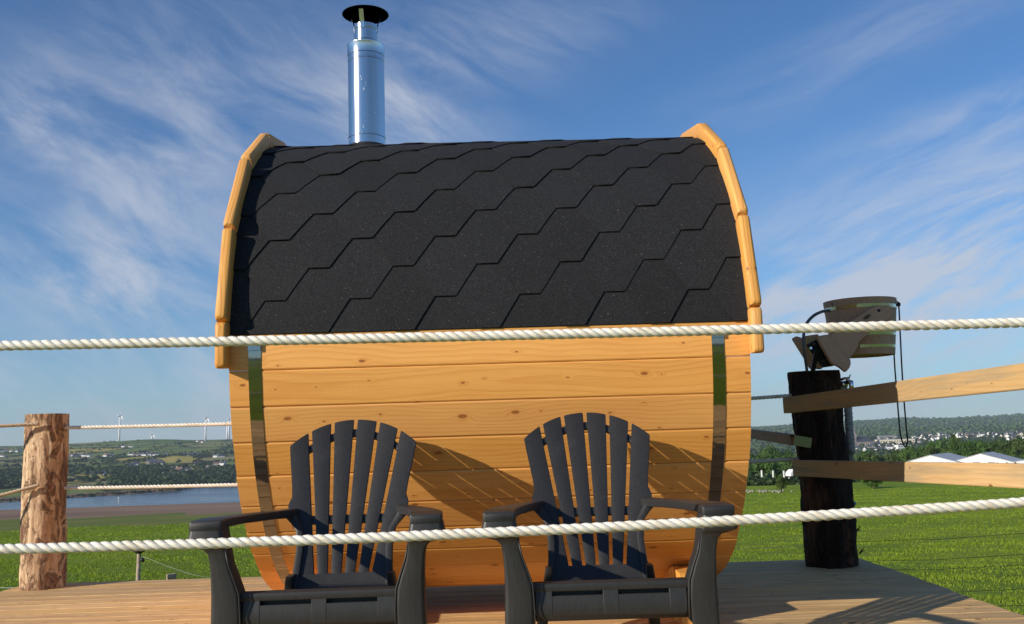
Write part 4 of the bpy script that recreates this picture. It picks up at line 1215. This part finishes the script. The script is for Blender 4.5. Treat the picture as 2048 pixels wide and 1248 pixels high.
# profile of the wood's skyline: (px, top y)
prof = [(1490, 905), (1520, 900), (1550, 893), (1580, 897), (1620, 900), (1680, 915), (1705, 907), (1722, 905), (1750, 913), (1780, 905), (1805, 893), (1830, 887), (1860, 880), (1890, 873), (1920, 874), (1950, 880), (1980, 880), (2010, 878), (2045, 872), (2090, 868), (2150, 870), (2220, 874)]
def sky_at(x): return float(np.interp(x, [p[0] for p in prof], [p[1] for p in prof]))
n = 0
for rowi, (Y, drop, st) in enumerate(((430, 0, 34), (340, 10, 38), (270, 22, 42))):
    x = 1478 + rowi * 9
    while x < 2230:
        tx_ = x + rnd.uniform(-7, 7); ty = sky_at(tx_) + drop + rnd.uniform(-4, 5)
        if rowi == 2 and 1800 < tx_ < 2060: ty += 4
        wq = st * rnd.uniform(1.25, 1.7)
        where = 'left of the dark log post' if tx_ < 1600 else ('left of the white barns' if tx_ < 1800 else 'behind the white barns')
        depth = ('in the far row', 'in the middle row', 'in the near row')[rowi]
        tree_px(tx_, ty, Y + rnd.uniform(-18, 18), wq, '%s tree %s of wood %s' % (nth(seen[depth + where]), depth, where), 'tree', GW + ' ' + where + ' ' + depth)
        seen[depth + where] += 1; x += st * rnd.uniform(.8, 1.05)
# hedge mass filling the foot of the wood
def lumps(pos, size, name, mat, label, cat, kind='stuff', leafn=26, lf=.42, sq=.8, seed=1):
    """many leafy clumps as one mass"""
    r = np.random.RandomState(seed)
    n_ = len(pos); pos = np.asarray(pos, float); size = np.asarray(size, float)
    dv = r.randn(n_, leafn, 3); dv /= np.linalg.norm(dv, axis=2)[..., None]; dv[..., 2] = np.abs(dv[..., 2])
    P = pos[:, None] + dv * size[:, None, None] * r.uniform(.75, 1.05, (n_, leafn, 1)) * np.array([1, 1, sq])
    nr_ = dv + r.randn(n_, leafn, 3) * .35; nr_ /= np.linalg.norm(nr_, axis=2)[..., None]
    a = np.cross(nr_, r.randn(n_, leafn, 3)); a /= np.linalg.norm(a, axis=2)[..., None]; b = np.cross(nr_, a)
    s = size[:, None, None] * lf * r.uniform(.6, 1.15, (n_, leafn, 1))
    V = np.stack([P - a * s, P + b * s * .8, P + a * s, P - b * s * .8], 2).reshape(-1, 3)
    F = np.arange(len(V)).reshape(-1, 4)
    o = link(name, np_mesh(name, V, F, mat)); return tag(o, label, cat, kind=kind)
pos, sz = [], []
for i in range(900):
    t = rnd.uniform(.225, .64); Y = rnd.uniform(180, 330)
    x = t * Y; pos.append((x, Y, gz(x, Y) + .3)); sz.append(rnd.uniform(1.6, 3.0))
lumps(pos, sz, 'undergrowth', M['leaf_dark'], 'dark leafy undergrowth filling the foot of the wood behind the field', 'undergrowth', leafn=40, seed=2)
# dark clipped hedge and single shrubs at the end of the field
pos, sz = [], []
for i in range(160):
    x_ = rnd.uniform(1470, 1562); p = hit(x_, 966); Y = min(p.y if p else 150, 155) + rnd.uniform(-2, 5)
    d = ray(x_, 966); x = d.x * Y; pos.append((x, Y, gz(x, Y) + rnd.uniform(.2, .9))); sz.append(rnd.uniform(.6, 1.1))
lumps(pos, sz, 'hedge', M['leaf_dark'], 'dark clipped hedge at the top of the field just right of the sauna', 'hedge', leafn=50, lf=.35, seed=5)
for px_0, py0, py1, wq, lab in ((1562, 985, 968, 34, 'small round dark bush on the field just left of the dark log post'), (1745, 978, 960, 44, 'reddish green bush under the lower rail right of the dark log post'), (1905, 968, 948, 40, 'green bush at the top of the field hidden behind the lower rail')):
    p = hit(px_0, py0)
    if p: tree_px(px_0, py1, p.y, wq, lab, 'bush')
# low stone wall remains at the left
sw_ = tag(empty('field_wall'), 'low tumbled pale stone wall in the field right of the sauna', 'wall')
for i in range(46):
    px_0 = rnd.uniform(1468, 1585); p = hit(px_0, 985 + rnd.uniform(-3, 2))
    if not p: continue
    bm = bmesh.new(); bmesh.ops.create_icosphere(bm, subdivisions=1, radius=1)
    for v in bm.verts: v.co = Vector((v.co.x * rnd.uniform(.8, 1.2), v.co.y * rnd.uniform(.8, 1.2), v.co.z * rnd.uniform(.6, .9))) * .12
    me = bpy.data.meshes.new('stone'); bm.to_mesh(me); bm.free(); me.materials.append(M['drystone'])
    o = link('stone', me, sw_); o.location = (p.x, p.y, p.z + .06)

# ------------------------------------------------------------------ houses
def house_parts(w_, d_, h_, rh, wall, roof, chim=1, windows=True, hip=False):
    """returns list of (name, mesh); gable on the +-x ends"""
    out = []
    m = MB(); x, y = w_ / 2, d_ / 2
    m.add([(-x, -y, -2), (x, -y, -2), (x, y, -2), (-x, y, -2), (-x, -y, h_), (x, -y, h_), (x, y, h_), (-x, y, h_), (-x, 0, h_ + rh), (x, 0, h_ + rh)],
          [(0, 1, 5, 4), (2, 3, 7, 6), (1, 2, 6, 9, 5), (3, 0, 4, 8, 7), (0, 3, 2, 1)])
    me = bpy.data.meshes.new('wall'); me.from_pydata(m.v, [], m.f); me.materials.append(wall); out.append(('wall', me))
    m = MB(); o_ = .35; hx = x + o_ if not hip else x * .55
    ym, zm = y + .4, h_ - .4 * rh / y
    for s in (-1, 1):
        vs = [(-x - o_, s * ym, zm), (x + o_, s * ym, zm), (hx, 0, h_ + rh + .05), (-hx, 0, h_ + rh + .05)]
        m.add(vs + [(a, b, c + .22) for a, b, c in vs], [(0, 1, 2, 3), (7, 6, 5, 4), (0, 4, 5, 1), (1, 5, 6, 2), (2, 6, 7, 3), (3, 7, 4, 0)])
    me = bpy.data.meshes.new('roof'); me.from_pydata(m.v, [], m.f); me.materials.append(roof); out.append(('roof', me))
    for k in range(chim):
        m = MB(); m.box(((-1, 1)[k] * (x - .6), 0, h_ + rh + .5), (.9, .7, 1.6))
        me = bpy.data.meshes.new('chimney'); me.from_pydata(m.v, [], m.f); me.materials.append(wall); out.append(('chimney', me))
    if windows:
        nw = max(2, int(w_ / 3.2))
        for lv in range(2 if h_ > 4.5 else 1):
            for i in range(nw):
                m = MB(); m.box((-x + w_ * (i + .5) / nw, -y - .03, 1.5 + 2.7 * lv), (1.1, .14, 1.2))
                me = bpy.data.meshes.new('window'); me.from_pydata(m.v, [], m.f); me.materials.append(M['glass_far']); out.append(('window', me))
    return out
HT = [house_parts(13, 8, 3.0, 3.0, M['white'], M['slate'], 1), house_parts(11, 8, 5.4, 3.0, M['white'], M['slate'], 2), house_parts(16, 8.5, 3.0, 2.8, M['white'], M['slate'], 1, hip=True),
      house_parts(12, 8, 5.2, 3.2, M['cream'], M['slate'], 1), house_parts(12, 8, 3, 3.2, M['white'], M['redroof'], 1), house_parts(10, 7, 5.2, 2.6, M['greywall'], M['slate'], 1)]
def put_house(px, py, typ, rot, label, group, name='white_house', s=1.0, dmin=900):
    p = hit(px, py, dmin)
    if p is None: return None
    h = tag(empty(name, p, (0, 0, rot)), label, 'house', group)
    h.scale = (s, s, s)
    for nm, me in HT[typ]: link(nm, me, h)
    return h
HG = 'houses scattered over the hillside across the river'
clusters = [
    ('on the hill left of the pale log post', [(3, 903), (12, 902), (5, 914), (24, 904), (36, 904)]),
    ('in the row just right of the pale log post', [(143, 913), (152, 914), (160, 912), (168, 913), (177, 914)]),
    ('alone among trees below the first wind turbine', [(212, 913), (221, 914)]),
    ('in the long upper row below the small wind turbine', [(262, 911), (271, 912), (280, 911), (290, 912), (299, 912), (309, 911)]),
    ('standing apart right of the long upper row', [(331, 913)]),
    ('in the upper row under the second tall wind turbine', [(368, 911), (380, 912), (392, 911)]),
    ('in the small group nearest the sauna wall', [(431, 916), (443, 915), (433, 930), (445, 932)]),
    ('in the middle of the hillside left of centre', [(262, 934), (272, 931)]),
    ('in the lower row beside the lane', [(316, 943), (328, 944), (351, 942), (359, 943), (371, 943)]),
    ('lowest on the hillside, just above the riverside trees', [(333, 954), (345, 953)]),
    ('lower right of the hillside among tall trees', [(395, 931), (418, 941), (425, 940)]),
    ('near the crest under the first wind turbine', [(246, 895), (262, 895)]),
    ('near the crest under the second tall wind turbine', [(396, 884), (405, 885)]),
    ('low down just right of the pale log post', [(190, 949), (200, 950), (206, 949)]),
]
for where, pts in clusters:
    for i, (x, y) in enumerate(pts):
        far = 'crest' in where
        put_house(x, y, rnd.choice([0, 1, 2, 0, 2, 4]), rnd.uniform(-.7, .7), (('%s small white house ' % nth(i)) if len(pts) > 1 else 'small white house ') + where, HG + ', ' + where, s=rnd.uniform(.72, .95) * (.9 if far else 1), dmin=1130)
# larger dark roofed complex
for i, (x, y) in enumerate(((299, 928), (309, 927), (318, 929), (306, 933), (322, 933))):
    put_house(x, y, 5, rnd.uniform(-.3, .3), nth(i) + ' dark roofed grey stone building in the big cluster mid hillside', 'dark roofed buildings mid hillside', 'stone_building', 1.0, 1130)
# town on the right
TW = [(1640, 1700), (1700, 1760), (1760, 1850), (1850, 1935), (1935, 2060)]
names = ['beside the church spire', 'just right of the church', 'around the long cream building', 'above the dark wood in the town centre', 'along the right edge of the town']
def town_lo(x): return float(np.interp(x, [1640, 1700, 1740, 1800, 1850, 1900, 2060], [905, 903, 905, 900, 884, 878, 882]))
def town_hi(x): return float(np.interp(x, [1640, 1700, 1740, 1790, 1850, 1900, 1960, 2060], [895, 890, 886, 876, 870, 869, 871, 864]))
for (a, b), nm in zip(TW, names):
    k = int((b - a) / 2.6)
    for i in range(k):
        x = rnd.uniform(a, b); y = rnd.uniform(town_hi(x), town_lo(x))
        typ = rnd.choice([0, 1, 5, 3, 5, 5, 4, 0]); 
        put_house(x, y, typ, rnd.uniform(-1.5, 1.5), 'tiny distant town house ' + nm, 'distant town houses ' + nm, 'town_house', rnd.uniform(.55, .95), 1250)
# long cream building, two blocks
def block(px, py, w_, d_, h_, mat, roofm, name, label, rot=0, cat='building', nwin=0, dmin=1250):
    p = hit(px, py, dmin); root = tag(empty(name, p, (0, 0, rot)), label, cat)
    m = MB(); m.box((0, 0, h_ / 2 - 3), (w_, d_, h_ + 6)); m.build('wall', mat, root)
    m = MB(); m.box((0, 0, h_ + .3), (w_ + 1, d_ + 1, .6)); m.build('roof', roofm, root)
    for lv in range(2 if nwin else 0):
        for i in range(nwin):
            m = MB(); m.box((-w_ / 2 + w_ * (i + .5) / nwin, -d_ / 2 - .05, 2.0 + 3.6 * lv), (2.2, .2, 1.7)); m.build('window', M['glass_far'], root)
    return root
block(1790, 889, 66, 14, 9, M['cream'], M['barnroof'], 'long_building', 'long cream two storey building in the middle of the distant town', -.05, nwin=14)
block(1772, 880, 32, 14, 8, M['greywall'], M['barnroof'], 'flat_roofed_building', 'grey flat roofed building behind the long cream building', 0, nwin=7)
block(1806, 901, 22, 10, 8, M['white'], M['slate'], 'white_building', 'large white building at the lower edge of the town under the pull cord', .2, nwin=5)
def church(px, py, s, label, flip=1):
    p = hit(px, py, 1250); root = tag(empty('church', p, (0, 0, .25)), label, 'church'); root.scale = (s, s, s)
    m = MB(); m.box((0, 0, 7), (6, 6, 24)); m.build('tower', M['stone'], root)
    m = MB(); m.add([(-3.2, -3.2, 19), (3.2, -3.2, 19), (3.2, 3.2, 19), (-3.2, 3.2, 19), (0, 0, 42)], [(0, 1, 4), (1, 2, 4), (2, 3, 4), (3, 0, 4), (3, 2, 1, 0)]); m.build('spire', M['stone'], root)
    for nm, me in house_parts(30, 12, 9, 8, M['stone'], M['slate'], 0, False):
        o = link('nave' if nm == 'wall' else nm, me, root); o.location = (19 * flip, 3, 0)
    for a in (-3.2, 3.2):
        for b in (-3.2, 3.2):
            m = MB(); m.add([(a - .6, b - .6, 18), (a + .6, b - .6, 18), (a + .6, b + .6, 18), (a - .6, b + .6, 18), (a, b, 24)], [(0, 1, 4), (1, 2, 4), (2, 3, 4), (3, 0, 4)]); m.build('pinnacle', M['stone'], root)
    return root
church(1709, 893, .95, 'distant stone church with a tall pointed spire right of the dark log post')
church(1594, 878, 1.0, 'distant stone church tower half hidden behind the left edge of the dark log post', 1)

# white barns under the rail
def barn(fl, fap, frt, bap, brt, Y, label):
    """front gable corners and ridge seen at these places, gable plane at depth Y"""
    A = at(*fap, Y); L0 = at(*fl, Y); R0_ = at(*frt, Y)
    hw = (R0_ - L0).length / 2; mid = A.x
    drop = A.z - (L0.z + R0_.z) / 2
    d = ray(*bap); Yb = (A.z - HC) / d.z; B = Vector((d.x * Yb, Yb, A.z))
    rv = (B - A); rv.z = 0
    Ln = min(rv.length, 34); rv.normalize(); side = Vector((rv.y, -rv.x, 0)); k = abs(side.x); hwt = hw / max(k, .4)
    g = gz(A.x, Y); 
    root = tag(empty('barn', (A.x, A.y, g), (0, 0, math.atan2(rv.y, rv.x))), label, 'barn')
    H = A.z - g; e = H - drop; x0, x1 = 0, Ln
    # local x along ridge, y across
    m = MB(); m.add([(x0, -hwt, -1), (x0, hwt, -1), (x0, hwt, e), (x0, 0, H), (x0, -hwt, e), (x1, -hwt, -1), (x1, hwt, -1), (x1, hwt, e), (x1, 0, H), (x1, -hwt, e)],
                    [(0, 1, 2, 3, 4), (9, 8, 7, 6, 5), (0, 4, 9, 5), (1, 6, 7, 2)])
    m.build('wall', M['white'], root)
    m = MB(); ov = .15
    for s in (-1, 1):
        vs = [(x0 - ov, s * (hwt + .3), e - .3 * drop / hwt + .02), (x1 + ov, s * (hwt + .3), e - .3 * drop / hwt + .02), (x1 + ov, 0, H + .03), (x0 - ov, 0, H + .03)]
        m.add(vs + [(a, b, c + .10) for a, b, c in vs], [(0, 1, 2, 3), (7, 6, 5, 4), (0, 4, 5, 1), (1, 5, 6, 2), (2, 6, 7, 3), (3, 7, 4, 0)])
    m.build('roof', M['barnroof'], root)
    for yy in (-hwt * .28, hwt * .12):
        m = MB(); m.box((x0 - .04, yy, e + .12), (.1, 1.2, .55)); m.build('vent', M['greywall'], root)
barn((1813, 928), (1860, 911), (1910, 928), (1897, 906.5), (1933, 916), 200, 'white gabled barn behind the lower rail, left of the two')
barn((1911, 928), (1960, 908), (2020, 928), (1985, 904.5), (2032, 917), 196, 'larger white gabled barn behind the lower rail, right of the first')
barn((2016, 928), (2075, 917), (2130, 930), (2100, 913), (2140, 922), 190, 'white barn roof cut by the right edge of the picture')

# white markers by the hedge
for i, (x, y0, y1) in enumerate(((1523.5, 949, 940.5), (1546.5, 953, 941), (1568, 952, 941.5), (1578, 952, 940))):
    Y = 168; a = at(x, y0, Y); b = at(x, y1, Y); g = gz(a.x, Y)
    m = MB(); m.loft([rrect((0, 0, z), (1, 0, 0), (0, 1, 0), .12, .10, .4, 2) for z in (max(g - a.z, -.3) - .1, (b.z - a.z) * .85, b.z - a.z)])
    o = m.build('white_pillar', M['white'], None, loc=a); tag(o, 'white gate pillar beside the dark hedge, ' + ('leftmost', 'second from left', 'third from left', 'rightmost')[i] + ' of four', 'pillar', 'white pillars beside the hedge')
Y = 166; a = at(1597, 955, Y); van = tag(empty('parked_car', (a.x, a.y, a.z), (0, 0, .3)), 'small white parked car partly hidden by the dark log post', 'car')
m = MB(); m.loft([[Vector((x, y, z)) for x, z in ((-2.0, .3), (2.0, .3), (2.05, .75), (1.2, .9), (.6, 1.4), (-1.3, 1.42), (-1.9, .95))] for y in (-.8, .8)]); bevel(m.build('body', M['white'], van), .05)
m = MB(); m.loft([[Vector((x, y, z)) for x, z in ((-1.5, .95), (1.05, .95), (.55, 1.32), (-1.2, 1.34))] for y in (-.82, .82)]); m.build('glass', M['glass_far'], van)
for sx in (-1.25, 1.25):
    for sy in (-.78, .78):
        m = MB(); m.tube([(sx, sy - .1, .32), (sx, sy + .1, .32)], .32, 14); m.build('wheel', M['black'], van)

# ------------------------------------------------------------------ hedges and woods of the far hillside
pos, sz = [], []
from mathutils.noise import cell_vector
def fieldedge(x, y):
    # distance to borders of a warped patchwork of fields
    wx = noise.noise(Vector((x * .003, y * .003, 1))) * 90; wy_ = noise.noise(Vector((x * .003, y * .003, 7))) * 90
    u, v = (x + wx) / 135.0, (y + wy_) / 190.0
    fu = abs(u - round(u)); fv = abs(v - round(v)); return min(fu * 135, fv * 190)
cnt = 0
while cnt < 4600:
    t = rnd.uniform(-.62, -.18); u = rnd.random(); Y = 1040 + (2860 - 1040) * u ** 1.25
    x = t * Y
    shore = float(np.interp(t, [-.75, -.524, -.40, -.345, -.325, -.28, .0], [800, 912, 985, 1035, 1105, 1112, 1150]))
    s = Y - shore
    if s < 6: continue
    wn = noise.fractal(Vector((x * .0042, Y * .0026, 3)), 1, 2, 3)
    keep = s < 55 or (s < 300 and wn > .0) or (s < 900 and wn > .27) or (wn > .55) or (fieldedge(x, Y) < 8 and rnd.random() < .75 and s < 1500)
    if s > 1350 and not (fieldedge(x, Y) < 5): keep = False
    if not keep: continue
    g = gz(x, Y); k = rnd.uniform(1.8, 4.4) * (1.0 if s < 900 else .7); pos.append((x, Y, g + k * .3)); sz.append(k); cnt += 1
lumps(pos, sz, 'hedgerows_and_woods', M['leaf_dark'], 'dark hedgerows and woods covering the hillside across the river', 'woodland', leafn=22, lf=.5, sq=1.1, seed=8)
# spit with bushes along the shore
pos, sz = [], []
for i in range(500):
    t = rnd.uniform(-.60, -.345); Y = float(np.interp(t, [-.75, -.524, -.40, -.345], [800, 912, 985, 1035])) + rnd.uniform(2, 26)
    x = t * Y; pos.append((x, Y, SEA + .8)); sz.append(rnd.uniform(.8, 2.0) * (1 if t < -.37 else .7))
lumps(pos, sz, 'shore_scrub', M['leaf_dark'], 'low dark scrub along the spit of land in the river', 'scrub', leafn=20, lf=.5, seed=9)
p = hit(238, 1005, 500); a = at(236.5, 1005, 815); 
m = MB(); m.tube([(a.x, a.y, SEA - 1), (a.x + .3, a.y, SEA + 6.2)], .18, 8); m.tube([(a.x + .3, a.y, SEA + 6.2), (a.x - .7, a.y, SEA + 5.2)], .15, 6)
tag(m.build('channel_marker', M['greypaint'], None, True), 'thin pale channel marker pole standing in the river', 'pole')
# forest on the far right hills
pos, sz = [], []
for i in range(5200):
    t = rnd.uniform(.20, .62); Y = rnd.uniform(2300, 5300) ; x = t * Y
    wn = noise.fractal(Vector((x * .0016, Y * .0012, 9)), 1, 2, 3)
    if wn < -.05 and rnd.random() < .8: continue
    g = gz(x, Y); k = rnd.uniform(5, 11); pos.append((x, Y, g)); sz.append(k)
lumps(pos, sz, 'forest', M['leaf_far'], 'forest covering the far hills behind the town', 'forest', leafn=20, lf=.5, sq=1.0, seed=10)
# scattered garden trees among the town
pos, sz = [], []
for i in range(520):
    x_ = rnd.uniform(1500, 2080); y_ = rnd.uniform(870, 905) ; d = ray(x_, y_); Y = rnd.uniform(1250, 2300); x = d.x * Y
    pos.append((x, Y, gz(x, Y) + 1)); sz.append(rnd.uniform(2.5, 5.5))
lumps(pos, sz, 'town_trees', M['leaf_dark'], 'garden trees scattered between the town houses', 'trees', leafn=22, lf=.5, sq=1.1, seed=11)

# ------------------------------------------------------------------ wind turbines
def turbine(px, base, hub, rotpx, ang, Y, label, yaw=.50):
    A = at(px, base, Y); Hh = at(px, hub, Y); g = gz(A.x, Y); H = Hh.z - g
    root = tag(empty('wind_turbine', (A.x, A.y, g), (0, 0, yaw)), label, 'wind turbine', 'wind turbines on the hill crest across the river')
    m = MB(); m.tube([(0, 0, -4), (0, 0, H * .5), (0, 0, H)], [2.6, 2.1, 1.45], 14); m.build('tower', M['greypaint'], root, True)
    m = MB(); m.loft([rrect((x, 0, H + 1.2), (0, 1, 0), (0, 0, 1), hw, hw, .5, 2) for x, hw in ((-6.5, 1.2), (-5, 1.9), (3.0, 1.9), (4.0, 1.5))]); m.build('nacelle', M['greypaint'], root, True)
    m = MB(); m.tube([(4.0, 0, H + 1.2), (5.5, 0, H + 1.2), (6.5, 0, H + 1.2)], [1.5, 1.4, .3], 10); m.build('hub', M['greypaint'], root, True)
    L_ = rotpx / FPX * Y
    for k in range(3):
        a = R_(ang + 120 * k); dv = Vector((0, math.sin(a), math.cos(a))); tn = Vector((0, math.cos(a), -math.sin(a)))
        m = MB(); c0 = Vector((5.2, 0, H + 1.2))
        m.loft([rrect(c0 + dv * r, (tn * .8 + Vector((.6, 0, 0))).normalized(), (Vector((.8, 0, 0)) - tn * .6).normalized(), wd / 2, th / 2, .5, 2) for r, wd, th in ((1, 1.8, 1.6), (L_ * .18, 3.4, 1.1), (L_ * .6, 2.0, .6), (L_ * .97, .9, .3))])
        m.build('blade', M['greypaint'], root, True)
turbine(238.5, 880, 832.5, 21, 8, 2750, 'tall white wind turbine on the left, between the pale log post and the small turbine')
turbine(303.5, 879, 870, 15, 4, 3000, 'small distant wind turbine mostly hidden behind the hill crest')
turbine(411, 879, 837.5, 24, 6, 2700, 'tall white wind turbine left of the sauna wall, second of the tall ones')
turbine(454.5, 880, 847, 20, 60, 2900, 'white wind turbine close to the sauna wall, left one of the close pair')
turbine(457.8, 880, 840, 22, 14, 2850, 'white wind turbine touching the edge of the sauna wall')

# ------------------------------------------------------------------ air
hm = bpy.data.materials.new('haze'); hm.use_nodes = True; hm.node_tree.nodes.clear(); n = NT(hm.node_tree)
pv = n.n('ShaderNodeVolumePrincipled'); pv.inputs['Density'].default_value = HAZE if 'HAZE' in globals() else 75e-6
pv.inputs['Color'].default_value = (.72, .84, 1.0, 1); pv.inputs['Anisotropy'].default_value = .1
n.n('ShaderNodeOutputMaterial', Volume=pv.outputs[0])
b = MB(); b.box((0, 0, 90), (21000, 21000, 420)); hz = b.build('haze', hm); tag(hz, 'thin pale summer haze lying over the river valley and town', 'haze', kind='stuff')
